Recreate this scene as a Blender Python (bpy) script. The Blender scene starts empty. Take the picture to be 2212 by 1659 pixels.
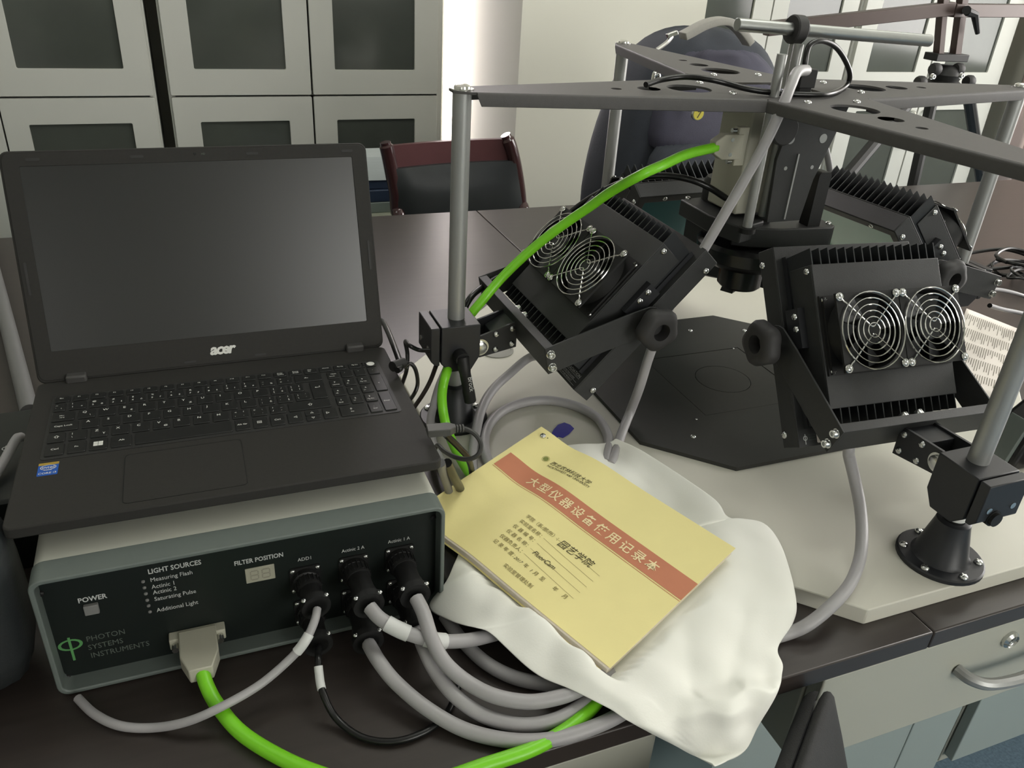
import bpy, math, random
from mathutils import Vector, Matrix, noise
R = math.radians
scene = bpy.context.scene
col = scene.collection
random.seed(7)

# ------------------------------------------------------------------ camera
RC = Matrix(((0.93144004, -0.35929057, 0.05770393), (0.12695769, 0.46946355, 0.8737767), (0.34102962, 0.80654464, -0.48289183)))
CAM = Vector((0, 0, 1.4073)); FPX = 1764.2; IW, IH = 2212, 1659
cd = bpy.data.cameras.new('camera'); cam = bpy.data.objects.new('camera', cd); col.objects.link(cam)
cd.sensor_width = 36; cd.lens = FPX / IW * 36; cd.clip_start = .02; cd.clip_end = 60
m3 = Matrix((RC[0], RC[1], -Vector(RC[2]))).transposed()
cam.matrix_world = Matrix.Translation(CAM) @ m3.to_4x4()
scene.camera = cam

# ------------------------------------------------------------------ light and exposure
w = bpy.data.worlds.new('world'); scene.world = w; w.use_nodes = True
w.node_tree.nodes['Background'].inputs[0].default_value = (.80, .86, .84, 1)
w.node_tree.nodes['Background'].inputs[1].default_value = .25
vs = scene.view_settings
vs.view_transform = 'Standard'; vs.look = 'None'; vs.gamma = 1; vs.use_curve_mapping = False; vs.exposure = 0.45
def area(name, loc, rot, sx, sy, power, colr):
    l = bpy.data.lights.new(name, 'AREA'); l.shape = 'RECTANGLE'; l.size = sx; l.size_y = sy
    l.energy = power; l.color = colr
    o = bpy.data.objects.new(name, l); o.location = loc; o.rotation_euler = rot; col.objects.link(o); return o
area('ceiling_lamp', (1.3, 1.15, 2.9), (0, 0, 0), 1.2, .6, 11, (.98, 1.0, .92))
area('ceiling_lamp', (-1.2, 1.6, 2.9), (0, 0, 0), 1.2, .6, 6, (.98, 1.0, .92))
area('ceiling_lamp', (2.9, 1.9, 2.9), (0, 0, 0), 1.2, .6, 3, (.98, 1.0, .92))
area('window_light', (4.25, 1.0, 1.7), (0, R(90), 0), 1.5, 2.2, 20, (1.0, .90, .92))
area('window_light', (.99, 3.28, 1.5), (R(-90), 0, 0), .10, 1.6, 3, (1.0, .90, .96))

# ------------------------------------------------------------------ helpers
def s2l(v):
    v /= 255.
    return v / 12.92 if v <= .04045 else ((v + .055) / 1.055) ** 2.4
def rgb(r, g, b): return (s2l(r), s2l(g), s2l(b), 1)
MATS = {}
def mat(name, c, rough=.5, metal=0., nscale=0, namt=0., bump=0., bscale=200, spec=.5, trans=0., emit=0., coat=0., aniso=None, ior=1.45, alpha=1.):
    m = bpy.data.materials.new(name); m.use_nodes = True; nt = m.node_tree; b = nt.nodes['Principled BSDF']
    b.inputs['Base Color'].default_value = c; b.inputs['Roughness'].default_value = rough; b.inputs['Metallic'].default_value = metal
    b.inputs['Specular IOR Level'].default_value = spec; b.inputs['Transmission Weight'].default_value = trans; b.inputs['Coat Weight'].default_value = coat
    b.inputs['IOR'].default_value = ior; b.inputs['Alpha'].default_value = alpha
    if emit: b.inputs['Emission Color'].default_value = c; b.inputs['Emission Strength'].default_value = emit
    tc = nt.nodes.new('ShaderNodeTexCoord')
    if namt:
        n = nt.nodes.new('ShaderNodeTexNoise'); n.inputs['Scale'].default_value = nscale; n.inputs['Detail'].default_value = 4
        mp = nt.nodes.new('ShaderNodeMapping'); nt.links.new(tc.outputs['Object'], mp.inputs[0]); nt.links.new(mp.outputs[0], n.inputs['Vector'])
        if aniso: mp.inputs['Scale'].default_value = aniso
        x = nt.nodes.new('ShaderNodeMix'); x.data_type = 'RGBA'
        x.inputs['A'].default_value = tuple(v * (1 - namt) for v in c[:3]) + (1,); x.inputs['B'].default_value = tuple(min(1, v * (1 + namt)) for v in c[:3]) + (1,)
        nt.links.new(n.outputs['Fac'], x.inputs['Factor']); nt.links.new(x.outputs['Result'], b.inputs['Base Color'])
    if bump:
        n2 = nt.nodes.new('ShaderNodeTexNoise'); n2.inputs['Scale'].default_value = bscale; n2.inputs['Detail'].default_value = 3
        nt.links.new(tc.outputs['Object'], n2.inputs['Vector'])
        bp = nt.nodes.new('ShaderNodeBump'); bp.inputs['Strength'].default_value = bump; bp.inputs['Distance'].default_value = .002
        nt.links.new(n2.outputs['Fac'], bp.inputs['Height']); nt.links.new(bp.outputs[0], b.inputs['Normal'])
    MATS[name] = m
    return m

def _ray(px, py):
    return (RC.transposed() @ Vector(((px - IW / 2) / FPX, -(py - IH / 2) / FPX, 1)))
def on_z(px, py, z): v = _ray(px, py); return CAM + v * ((z - CAM.z) / v.z)
def on_y(px, py, y): v = _ray(px, py); return CAM + v * (y / v.y)
def on_x(px, py, x): v = _ray(px, py); return CAM + v * (x / v.x)

X, Y, Z = Vector((1, 0, 0)), Vector((0, 1, 0)), Vector((0, 0, 1))
class MB:
    """collects geometry; T is an optional (3x3, origin, scale) frame"""
    def __init__(s, T=None): s.v = []; s.f = []; s.T = T
    def add(s, vs, fs):
        k = len(s.v)
        if s.T:
            M, o, q = s.T; vs = [M @ (Vector(v) * q) + o for v in vs]
        s.v += [tuple(v) for v in vs]; s.f += [tuple(i + k for i in f) for f in fs]; return s
    def box(s, lo, hi):
        (a, b, c), (d, e, f) = lo, hi
        return s.add([(a,b,c),(d,b,c),(d,e,c),(a,e,c),(a,b,f),(d,b,f),(d,e,f),(a,e,f)],
                     [(0,3,2,1),(4,5,6,7),(0,1,5,4),(1,2,6,5),(2,3,7,6),(3,0,4,7)])
    def obox(s, c, ax, ay, az):
        c, ax, ay, az = Vector(c), Vector(ax), Vector(ay), Vector(az)
        vs = [c + ax*i + ay*j + az*k for k in (-1,1) for j in (-1,1) for i in (-1,1)]
        return s.add(vs, [(0,2,3,1),(4,5,7,6),(0,1,5,4),(1,3,7,5),(3,2,6,7),(2,0,4,6)])
    def cyl(s, p0, p1, r0, r1=None, n=16, cap=True):
        p0, p1 = Vector(p0), Vector(p1); r1 = r0 if r1 is None else r1
        d = (p1 - p0).normalized(); a = d.orthogonal().normalized(); b = d.cross(a)
        vs = []
        for p, r in ((p0, r0), (p1, r1)):
            vs += [p + (a*math.cos(2*math.pi*i/n) + b*math.sin(2*math.pi*i/n)) * r for i in range(n)]
        fs = [(i, (i+1) % n, n + (i+1) % n, n + i) for i in range(n)]
        if cap: fs += [tuple(reversed(range(n))), tuple(range(n, 2*n))]
        return s.add(vs, fs)
    def lathe(s, prof, o, d, n=24):
        o, d = Vector(o), Vector(d).normalized(); a = d.orthogonal().normalized(); b = d.cross(a)
        vs = []; m = len(prof)
        for r, h in prof:
            vs += [o + d*h + (a*math.cos(2*math.pi*i/n) + b*math.sin(2*math.pi*i/n)) * r for i in range(n)]
        fs = []
        for k in range(m-1):
            fs += [(k*n+i, k*n+(i+1) % n, (k+1)*n+(i+1) % n, (k+1)*n+i) for i in range(n)]
        if prof[0][0] > 1e-6: fs.append(tuple(reversed(range(n))))
        if prof[-1][0] > 1e-6: fs.append(tuple(range((m-1)*n, m*n)))
        return s.add(vs, fs)
    def tube(s, pts, r, n=10, closed=False, cap=True):
        pts = [Vector(p) for p in pts]; m = len(pts); vs = []; up = None
        for i, p in enumerate(pts):
            if closed: t = pts[(i+1) % m] - pts[i-1]
            else: t = pts[min(i+1, m-1)] - pts[max(i-1, 0)]
            if t.length < 1e-9: t = Vector((0,0,1))
            t.normalize()
            if up is None: up = t.orthogonal().normalized()
            else:
                up = up - t * up.dot(t)
                up = up.normalized() if up.length > 1e-6 else t.orthogonal().normalized()
            b = t.cross(up); rr = r[i] if isinstance(r, (list, tuple)) else r
            vs += [p + (up*math.cos(2*math.pi*k/n) + b*math.sin(2*math.pi*k/n)) * rr for k in range(n)]
        fs = []
        for i in range(m if closed else m-1):
            j = (i+1) % m
            fs += [(i*n+k, i*n+(k+1) % n, j*n+(k+1) % n, j*n+k) for k in range(n)]
        if cap and not closed: fs += [tuple(reversed(range(n))), tuple(range((m-1)*n, m*n))]
        return s.add(vs, fs)
    def prism(s, poly, o, ex, ey, ez):
        """2-D polygon in (ex, ey) from origin o, extruded by vector ez"""
        o, ex, ey, ez = Vector(o), Vector(ex), Vector(ey), Vector(ez); n = len(poly)
        if ex.cross(ey).dot(ez) < 0: poly = list(reversed(poly))
        vs = [o + ex*x + ey*y for x, y in poly]; vs += [v + ez for v in vs]
        a2 = sum(poly[i][0]*poly[(i+1) % n][1] - poly[(i+1) % n][0]*poly[i][1] for i in range(n))
        fs = [(i, (i+1) % n, n + (i+1) % n, n + i) for i in range(n)] + [tuple(reversed(range(n))), tuple(range(n, 2*n))]
        return s.add(vs, fs)
    def plate_hole(s, outer, inner, o, ex, ey, ez):
        """ring between two 2-D loops with the same number of points, extruded"""
        o, ex, ey, ez = Vector(o), Vector(ex), Vector(ey), Vector(ez); n = len(outer)
        lp = lambda pl: [o + ex*x + ey*y for x, y in pl]
        A, B = lp(outer), lp(inner); vs = A + B + [v + ez for v in A] + [v + ez for v in B]
        fs = []
        for i in range(n):
            j = (i+1) % n
            fs += [(i, n+i, n+j, j), (2*n+i, 2*n+j, 3*n+j, 3*n+i), (i, j, 2*n+j, 2*n+i), (n+j, n+i, 3*n+i, 3*n+j)]
        return s.add(vs, fs)
    def ball(s, c, r, sx=1, sy=1, sz=1, n=12, m=8):
        c = Vector(c); vs = [c + Vector((0,0,-r*sz))]
        for j in range(1, m):
            t = math.pi*j/m - math.pi/2
            vs += [c + Vector((r*sx*math.cos(t)*math.cos(2*math.pi*i/n), r*sy*math.cos(t)*math.sin(2*math.pi*i/n), r*sz*math.sin(t))) for i in range(n)]
        vs.append(c + Vector((0,0,r*sz))); L = len(vs)-1
        fs = [(0, 1+(i+1) % n, 1+i) for i in range(n)]
        for j in range(m-2):
            a = 1+j*n; fs += [(a+i, a+(i+1) % n, a+n+(i+1) % n, a+n+i) for i in range(n)]
        a = 1+(m-2)*n; fs += [(a+i, a+(i+1) % n, L) for i in range(n)]
        return s.add(vs, fs)
    def mesh(s, name, m, ang=35):
        me = bpy.data.meshes.new(name); me.from_pydata(s.v, [], s.f); me.validate()
        import bmesh
        bm = bmesh.new(); bm.from_mesh(me); bmesh.ops.recalc_face_normals(bm, faces=bm.faces); bm.to_mesh(me); bm.free()
        me.polygons.foreach_set('use_smooth', [True] * len(me.polygons)); me.set_sharp_from_angle(angle=R(ang))
        if m is not None: me.materials.append(m)
        return me
    def build(s, name, m, parent=None, bev=0, seg=2, ang=35, sub=0, solid=0):
        o = bpy.data.objects.new(name, s.mesh(name, m, ang)); col.objects.link(o)
        if parent is not None: attach(o, parent)
        if solid: q = o.modifiers.new('solid', 'SOLIDIFY'); q.thickness = solid; q.offset = 0
        if sub: q = o.modifiers.new('sub', 'SUBSURF'); q.levels = sub; q.render_levels = sub
        if bev:
            q = o.modifiers.new('bevel', 'BEVEL'); q.width = bev; q.segments = seg; q.limit_method = 'ANGLE'; q.angle_limit = R(40)
        return o
MW = {}
def mw(o): return MW.get(o.name, Matrix())
def attach(o, p, world=None):
    """parent o to p; o's own matrix stays in world coordinates"""
    o.parent = p; o.matrix_parent_inverse = mw(p).inverted()
    if world is not None: o.matrix_basis = world; MW[o.name] = world
    return o
def tag(o, label=None, cat=None, group=None, kind=None):
    if label: o['label'] = label
    if cat: o['category'] = cat
    if group: o['group'] = group
    if kind: o['kind'] = kind
    return o
def thing(name, label, cat, loc=(0, 0, 0), group=None):
    o = bpy.data.objects.new(name, None); col.objects.link(o); o.empty_display_size = .05
    o.location = loc; MW[o.name] = Matrix.Translation(Vector(loc)); return tag(o, label, cat, group)
def solo(name, mb, m, label, cat, loc, group=None, **k):
    """a thing that is one mesh, its origin at its base"""
    loc = Vector(loc); mb.v = [tuple(Vector(v) - loc) for v in mb.v]
    o = mb.build(name, m, None, **k); o.location = loc; MW[o.name] = Matrix.Translation(loc); return tag(o, label, cat, group)
def struct(name, mb, m, **k): return tag(mb.build(name, m, **k), kind='structure')
def inst(name, me, parent, pos, rot=None, scale=1., label=None):
    o = bpy.data.objects.new(name, me); col.objects.link(o)
    M = Matrix.Translation(Vector(pos)) @ (rot.to_4x4() if rot is not None else Matrix())
    if scale != 1.: M = M @ Matrix.Scale(scale, 4)
    attach(o, parent, M)
    if label: o['label'] = label
    return o
def rot_z(d):
    """rotation that takes local +Z to d"""
    return Vector((0, 0, 1)).rotation_difference(Vector(d)).to_matrix()
def frame(ex, ey, ez): return Matrix((ex, ey, ez)).transposed()
def spline(pts, n=8, closed=False):
    P = [Vector(p) for p in pts]; out = []; m = len(P)
    for i in range(m if closed else m-1):
        if closed: a, b, c, d = P[i-1], P[i], P[(i+1) % m], P[(i+2) % m]
        else: a, b, c, d = P[max(i-1,0)], P[i], P[i+1], P[min(i+2,m-1)]
        for k in range(n):
            t = k/n
            out.append(.5*((2*b)+(c-a)*t+(2*a-5*b+4*c-d)*t*t+(3*b-a-3*c+d)*t**3))
    if not closed: out.append(P[-1])
    return out
def text_mb(body, size, o, ex, ey, align='LEFT', lift=.0002, spacing=1., shear=0., bold=0.):
    """flat lettering lying on the plane (ex, ey) at o"""
    c = bpy.data.curves.new('lettering', 'FONT'); c.body = body; c.size = size; c.align_x = align; c.resolution_u = 2
    c.space_character = spacing; c.shear = shear; c.offset = bold * size
    t = bpy.data.objects.new('lettering', c); col.objects.link(t)
    me = bpy.data.meshes.new_from_object(t.evaluated_get(bpy.context.evaluated_depsgraph_get()))
    o, ex, ey = Vector(o), Vector(ex), Vector(ey); nn = ex.cross(ey).normalized()
    mb = MB(); mb.add([o + ex*v.co.x + ey*v.co.y + nn*lift for v in me.vertices], [tuple(p.vertices) for p in me.polygons])
    bpy.data.objects.remove(t); bpy.data.curves.remove(c); bpy.data.meshes.remove(me)
    return mb
def rrect(x0, y0, x1, y1, r, n=4):
    out = []
    for cx, cy, a in ((x1-r, y1-r, 0), (x0+r, y1-r, 90), (x0+r, y0+r, 180), (x1-r, y0+r, 270)):
        out += [(cx + r*math.cos(R(a+90*k/n)), cy + r*math.sin(R(a+90*k/n))) for k in range(n+1)]
    return out
def circ(cx, cy, r, n=24, a0=0): return [(cx + r*math.cos(a0+2*math.pi*i/n), cy + r*math.sin(a0+2*math.pi*i/n)) for i in range(n)]

# ------------------------------------------------------------------ materials
WALL = mat('wall_paint', rgb(205, 204, 192), .8, nscale=3, namt=.03)
CEIL = mat('ceiling_white', rgb(215, 214, 205), .9, nscale=3, namt=.02)
CARPET = mat('blue_carpet', rgb(110, 132, 150), .95, nscale=160, namt=.45, bump=.8, bscale=260)
CABW = mat('cabinet_white', rgb(186, 187, 180), .5, nscale=5, namt=.02)
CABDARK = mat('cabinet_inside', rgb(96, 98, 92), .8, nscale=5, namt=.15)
GLASSD = mat('cabinet_glass', rgb(70, 74, 69), .12, spec=.6, nscale=6, namt=.2)
GLASSC = mat('clear_glass', (.95, .97, .96, 1), .03, trans=1., ior=1.05)
DESK = mat('desk_dark_laminate', rgb(54, 48, 45), .34, nscale=14, namt=.25, aniso=(.6, 9, 1), spec=.6)
DRAW = mat('drawer_grey', rgb(172, 172, 160), .45, nscale=4, namt=.02)
LOWDOOR = mat('lower_door_grey', rgb(158, 168, 164), .3, nscale=3, namt=.05)
STEEL = mat('brushed_steel', rgb(176, 178, 176), .34, 1., nscale=60, namt=.06, aniso=(1, 1, .05))
ALU = mat('matt_aluminium', rgb(158, 159, 157), .42, .55, nscale=90, namt=.08, aniso=(1, 1, .1))
CHROME = mat('chrome', rgb(215, 215, 212), .14, 1., nscale=40, namt=.03)
SCREW = mat('screw_steel', rgb(205, 206, 204), .22, 1., nscale=300, namt=.1)
BLACK = mat('black_powder_coat', rgb(44, 45, 45), .52, nscale=120, namt=.12, bump=.12, bscale=900)
BLACK2 = mat('black_anodised', rgb(34, 35, 38), .42, nscale=60, namt=.15)
BPLAST = mat('black_plastic', rgb(30, 30, 30), .5, spec=.35, nscale=60, namt=.12)
GLOSSB = mat('black_gloss_plastic', rgb(18, 18, 19), .25, nscale=30, namt=.1)
RUBBER = mat('black_knob_plastic', rgb(44, 43, 43), .6, nscale=90, namt=.12)
PLATE = mat('top_plate_grey_black', rgb(76, 74, 73), .55, nscale=160, namt=.1, bump=.1, bscale=900)
BOARD = mat('white_board', rgb(200, 198, 186), .5, nscale=5, namt=.015)
BPLATE = mat('black_base_plate', rgb(46, 46, 43), .5, nscale=70, namt=.1)
LAP = mat('laptop_black', rgb(48, 47, 45), .62, spec=.22, nscale=300, namt=.12)
KEYM = mat('key_black', rgb(24, 25, 24), .5, nscale=200, namt=.1)
SCREEN = mat('laptop_screen_dark', rgb(15, 17, 16), .30, nscale=4, namt=.06, spec=.75)
WHITE = mat('print_white', rgb(215, 215, 210), .6, nscale=50, namt=.02)
SILVER = mat('logo_silver', rgb(205, 205, 200), .35, .3, nscale=50, namt=.03)
BLUE = mat('sticker_blue', rgb(22, 84, 176), .4, nscale=60, namt=.06)
GOLD = mat('sticker_gold', rgb(190, 160, 70), .35, .4, nscale=60, namt=.1)
BOXTOP = mat('enclosure_light_grey', rgb(196, 197, 186), .55, nscale=50, namt=.03)
BEZEL = mat('enclosure_frame_grey', rgb(98, 106, 102), .45, nscale=120, namt=.06)
FPANEL = mat('front_panel_black', rgb(20, 26, 24), .42, nscale=60, namt=.1)
PRINTG = mat('print_grey', rgb(190, 192, 190), .6, nscale=50, namt=.03)
LOGOG = mat('logo_green', rgb(84, 142, 84), .6, nscale=50, namt=.05)
LOGOW = mat('print_dim_grey', rgb(84, 92, 86), .6, nscale=50, namt=.05)
BTN = mat('button_grey', rgb(120, 120, 118), .5, nscale=50, namt=.05)
DISP = mat('display_grey', rgb(160, 158, 142), .3, nscale=60, namt=.05)
DSUB = mat('connector_hood_beige', rgb(176, 174, 158), .55, nscale=80, namt=.04)
CGREY = mat('grey_cable', rgb(158, 156, 157), .42, nscale=30, namt=.05)
CGREEN = mat('green_cable', rgb(122, 205, 38), .35, nscale=40, namt=.05)
CBLACK = mat('black_cable', rgb(20, 20, 20), .3, nscale=30, namt=.1)
SLEEVE = mat('white_sleeve', rgb(205, 206, 204), .5, nscale=40, namt=.04)
CLOTH = mat('white_cloth', rgb(234, 234, 226), .9, nscale=8, namt=.02, bump=.06, bscale=500)
COVER = mat('cover_yellow', rgb(240, 228, 160), .6, nscale=40, namt=.03, bump=.05, bscale=300)
BAND = mat('band_red_brown', rgb(200, 128, 96), .6, nscale=60, namt=.06)
PAGES = mat('paper_pages', rgb(205, 195, 182), .8, nscale=200, namt=.1)
INK = mat('ink_olive', rgb(118, 108, 62), .7, nscale=80, namt=.1)
INKB = mat('ink_black', rgb(70, 66, 40), .7, nscale=80, namt=.1)
CREAM = mat('print_cream', rgb(246, 226, 178), .6, nscale=80, namt=.02)
PAPER = mat('white_paper', rgb(225, 218, 210), .8, nscale=30, namt=.02)
TAPE = mat('blue_tape', rgb(46, 44, 150), .4, nscale=60, namt=.1)
TEAL = mat('led_window_teal', rgb(150, 186, 172), .25, nscale=8, namt=.08)
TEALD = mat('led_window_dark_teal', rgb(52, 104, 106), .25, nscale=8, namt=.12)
ORANGE = mat('orange_filter', rgb(226, 142, 88), .4, nscale=20, namt=.05)
BEIGE = mat('camera_body_beige', rgb(168, 167, 152), .5, nscale=30, namt=.03)
LEATHER = mat('black_leather', rgb(44, 47, 48), .32, nscale=25, namt=.15, bump=.1, bscale=300)
MAROON = mat('maroon_lacquer', rgb(58, 34, 36), .16, nscale=20, namt=.15, coat=.4)
MAROON2 = mat('maroon_veneer', rgb(86, 52, 54), .4, nscale=20, namt=.12)
NAVY = mat('navy_nylon', rgb(62, 61, 76), .75, nscale=40, namt=.15, bump=.3, bscale=600)
NAVY2 = mat('dark_nylon', rgb(46, 50, 58), .8, nscale=40, namt=.15, bump=.3, bscale=600)
GREYTAPE = mat('grey_webbing', rgb(150, 148, 142), .7, nscale=200, namt=.08)
YELLOW = mat('badge_yellow', rgb(196, 186, 74), .5, nscale=60, namt=.05)
CURTAIN = mat('pink_grey_curtain', rgb(200, 180, 172), .85, nscale=12, namt=.05)
CHAIRF = mat('chair_fabric_black', rgb(46, 46, 46), .85, nscale=200, namt=.2, bump=.3, bscale=700)
PIPING = mat('chair_grey_piping', rgb(168, 166, 168), .5, nscale=90, namt=.06)
BROWNM = mat('tripod_bronze', rgb(70, 58, 54), .45, .2, nscale=30, namt=.08)
WINLIT = mat('lit_window', (1, .93, .97, 1), .5, emit=13.)
WINDIM = mat('lit_window_front', (1, .985, .94, 1), .5, emit=5.8)
WINDIM2 = mat('lit_window_front_left', (1, .985, .94, 1), .5, emit=.8)
AMBER = mat('amber_led_glint', rgb(255, 170, 60), .3, emit=.6)  # self-glow stands in for the reflected sparkle of an LED row
TEALB = mat('blue_grey_binder', rgb(40, 52, 72), .5, nscale=30, namt=.1)

# unit screws (shared): pan head along +Z, 1 m = unit radius 1
def unit_screw():
    b = MB(); b.lathe([(1, 0), (1, .25), (.82, .55), (.5, .72), (0, .78)], (0,0,0), Z, 12)
    b.obox((0,0,.74), (.6,0,0), (0,.11,0), (0,0,.05)); b.obox((0,0,.74), (.11,0,0), (0,.6,0), (0,0,.05)); return b.mesh('pan_screw', SCREW, 50)
def unit_bolt():
    b = MB(); b.lathe([(1.25,0),(1.25,.18),(1,.18),(1,1.3),(.92,1.4),(.55,1.4),(.5,.9),(0,.9)], (0,0,0), Z, 14); return b.mesh('cap_bolt', SCREW, 40)
ME_SCREW, ME_BOLT = unit_screw(), unit_bolt()
ME_DARK = ME_SCREW.copy(); ME_DARK.materials[0] = BPLAST
def screw(parent, pos, d, r=.004, name='screw'): return inst(name, ME_SCREW, parent, pos, rot_z(d), r)
def bolt(parent, pos, d, r=.0045): return inst('bolt', ME_BOLT, parent, pos, rot_z(d), r)
# ------------------------------------------------------------------ the room
XL, XR, YF, YB, HC = -3.4, 4.4, -3.2, 3.35, 3.0
struct('floor', MB().box((XL-.1, YF-.1, -.05), (XR+.1, YB+.1, 0)), CARPET)
struct('ceiling', MB().box((XL-.1, YF-.1, HC), (XR+.1, YB+.1, HC+.1)), CEIL)
struct('wall_left', MB().box((XL-.1, YF-.1, 0), (XL, YB+.1, HC)), WALL)
# wall_right with an opening for its window, wall_back with the opening beside the pillar, wall_front with two windows
b = MB()
b.box((XR, YF, 0), (XR+.1, YB, .85)); b.box((XR, YF, 2.5), (XR+.1, YB, HC)); b.box((XR, YF, .85), (XR+.1, -.2, 2.5)); b.box((XR, 2.3, .85), (XR+.1, YB, 2.5))
struct('wall_right', b, WALL)
b = MB(); WX0, WX1 = .58, 1.03
b.box((XL, YB, 0), (WX0, YB+.1, HC)); b.box((WX1, YB, 0), (XR, YB+.1, HC)); b.box((WX0, YB, 0), (WX1, YB+.1, .3)); b.box((WX0, YB, 2.6), (WX1, YB+.1, HC))
struct('wall_back', b, WALL)
b = MB(); ops = ((-2.7, -.85), (.78, 2.6)); xs = [XL, -2.7, -.85, .78, 2.6, XR]
for x0, x1 in ((xs[0], xs[1]), (xs[2], xs[3]), (xs[4], xs[5])): b.box((x0, YF-.1, 0), (x1, YF, HC))
for x0, x1 in ops: b.box((x0, YF-.1, 0), (x1, YF, 1.0)); b.box((x0, YF-.1, 2.7), (x1, YF, HC))
struct('wall_front', b, WALL)
struct('wall_pillar', MB().box((1.03, 2.55, 0), (1.69, YB, HC)), WALL)
struct('baseboard_back', MB().box((XL, YB-.012, 0), (-1.05, YB, .09)), CABW)
def window(n, lo, hi, axis, bars, m=None):
    """a lit window pane in a white frame, set in the opening"""
    t = thing('window_%d' % n, None, None, lo); tag(t, kind='structure')
    lo, hi = Vector(lo), Vector(hi); f = .05; b = MB()
    j = 1 - axis
    def seg(a0, a1, z0, z1):
        p, q = lo.copy(), hi.copy(); p[j], q[j] = a0, a1; p.z, q.z = z0, z1; b.box(p, q)
    seg(lo[j], hi[j], lo.z, lo.z+f); seg(lo[j], hi[j], hi.z-f, hi.z); seg(lo[j], lo[j]+f, lo.z+f, hi.z-f); seg(hi[j]-f, hi[j], lo.z+f, hi.z-f)
    for k in range(1, bars):
        c = lo[j] + (hi[j]-lo[j])*k/bars; seg(c-.02, c+.02, lo.z+f, hi.z-f)
    o = b.build('window_frame', CABW, t); o['kind'] = 'structure'
    b = MB(); p, q = lo.copy(), hi.copy(); c = (lo[axis]+hi[axis])/2; p[axis], q[axis] = c-.004, c+.004
    p[j] += f; q[j] -= f; p.z += f; q.z -= f; b.box(p, q); o = b.build('window_pane', m or WINLIT, t); o['kind'] = 'structure'
window(1, (WX0, YB+.02, .3), (WX1, YB+.06, 2.6), 1, 1)
window(3, (.78, YF-.06, 1.0), (2.6, YF-.02, 2.7), 1, 2, WINDIM); window(4, (-2.7, YF-.06, 1.0), (-.85, YF-.02, 2.7), 1, 2, WINDIM2)
window(2, (XR+.02, -.2, .85), (XR+.06, 2.3, 2.5), 0, 2, WINDIM)

# storage cupboards along the back wall: carcass, doors with a dark glass pane each
CY = 2.95
def cupboard(x0, x1, doors, label, handles=False, clear=False, two=False):
    t = thing('cupboard', label, 'cupboard', (x0, CY, 0)); b = MB(); d = .02; yb = YB-.004
    b.box((x0, CY+.02, 0), (x0+d, yb, 1.85)); b.box((x1-d, CY+.02, 0), (x1, yb, 1.85)); b.box((x0+d, CY+.02, 0), (x1-d, yb, .08)); b.box((x0+d, CY+.02, 1.83), (x1-d, yb, 1.85))
    b.box((x0+d, yb-.012, .08), (x1-d, yb, 1.83)); b.box((x0+d, CY+.05, .875), (x1-d, yb-.012, .893))
    b.build('carcass', CABW, t, bev=.002)
    b = MB()
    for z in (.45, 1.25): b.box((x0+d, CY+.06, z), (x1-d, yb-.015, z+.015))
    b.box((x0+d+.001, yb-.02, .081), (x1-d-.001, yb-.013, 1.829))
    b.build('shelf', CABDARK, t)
    for dx0, dx1, g0, g1 in doors:
        for z0, z1, gz0, gz1 in ((.085, .8795, .30, .801), (.8855, 1.84, .966, 1.62)):
            b = MB(); b.plate_hole(rrect(dx0, z0, dx1, z1, .003, 1), rrect(g0, gz0, g1, gz1, .003, 1), (0, CY, 0), X, Z, Y*.02)
            dr = b.build('door', CABW, t, bev=.0015)
            MB().box((g0, CY+.009, gz0), (g1, CY+.013, gz1)).build('glass_pane', GLASSC if clear else GLASSD, dr)
            if handles:
                hx = dx1-.035 if (doors.index((dx0, dx1, g0, g1)) % 2 == 0) else dx0+.035
                if z0 < .5:
                    hb = MB(); hb.tube(spline([(hx, CY, .80), (hx, CY-.028, .79), (hx, CY-.034, .72), (hx, CY-.028, .65), (hx, CY, .64)], 5), .006, 8)
                    hb.build('handle', CHROME, dr)
    return t
cupboard(-.95, -.052, [(-.945, -.502, -.85, -.60), (-.497, -.058, -.429, -.135)], 'grey cupboard with dark glass doors at the far left, cut by the picture edge')
cupboard(-.015, .905, [(-.008, .438, .072, .359), (.444, .882, .521, .799)], 'grey two-door glass cupboard beside the bright window strip, behind the laptop')
cupboard(1.80, 2.705, [(1.825, 2.262, 1.915, 2.175), (2.268, 2.695, 2.342, 2.612)], 'white cupboard beside the pillar, behind the backpack and centre of the rig', True)
cupboard(2.725, 3.645, [(2.735, 3.175, 2.82, 3.095), (3.183, 3.632, 3.26, 3.54)], 'white cupboard at the far right behind the tripod', True)
# things kept behind the glass of the right-hand cupboards
def jar(x, y, z, label):
    t = thing('jar', label, 'jar', (x, y, z))
    MB().lathe([(0, 0), (.048, 0), (.05, .01), (.05, .115), (.046, .12), (0, .12)], (x, y, z), Z, 24).build('jar_body', mat('jar_white', rgb(205, 200, 186), .4, nscale=20, namt=.03), t)
    MB().lathe([(0, 0), (.052, 0), (.052, .04), (.048, .045), (0, .045)], (x, y, z+.12), Z, 24).build('lid', mat('jar_lid', rgb(186, 182, 168), .4, nscale=20, namt=.03), t)
    lab = MB().lathe([(.0506, .02), (.0506, .10)], (x, y, z), Z, 24); lab.f = lab.f[:24]; o = lab.build('paper_label', PAPER, t)
    tb = MB()
    for k in range(4): tb.box((x-.04, y-.0535, z+.085-.013*k), (x-.012, y-.0515, z+.088-.013*k))
    tb.build('label_print', INKB, o)
jar(2.50, 3.05, 1.265-.38+.008, 'white plastic jar with a paper label behind the cupboard glass')

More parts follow.
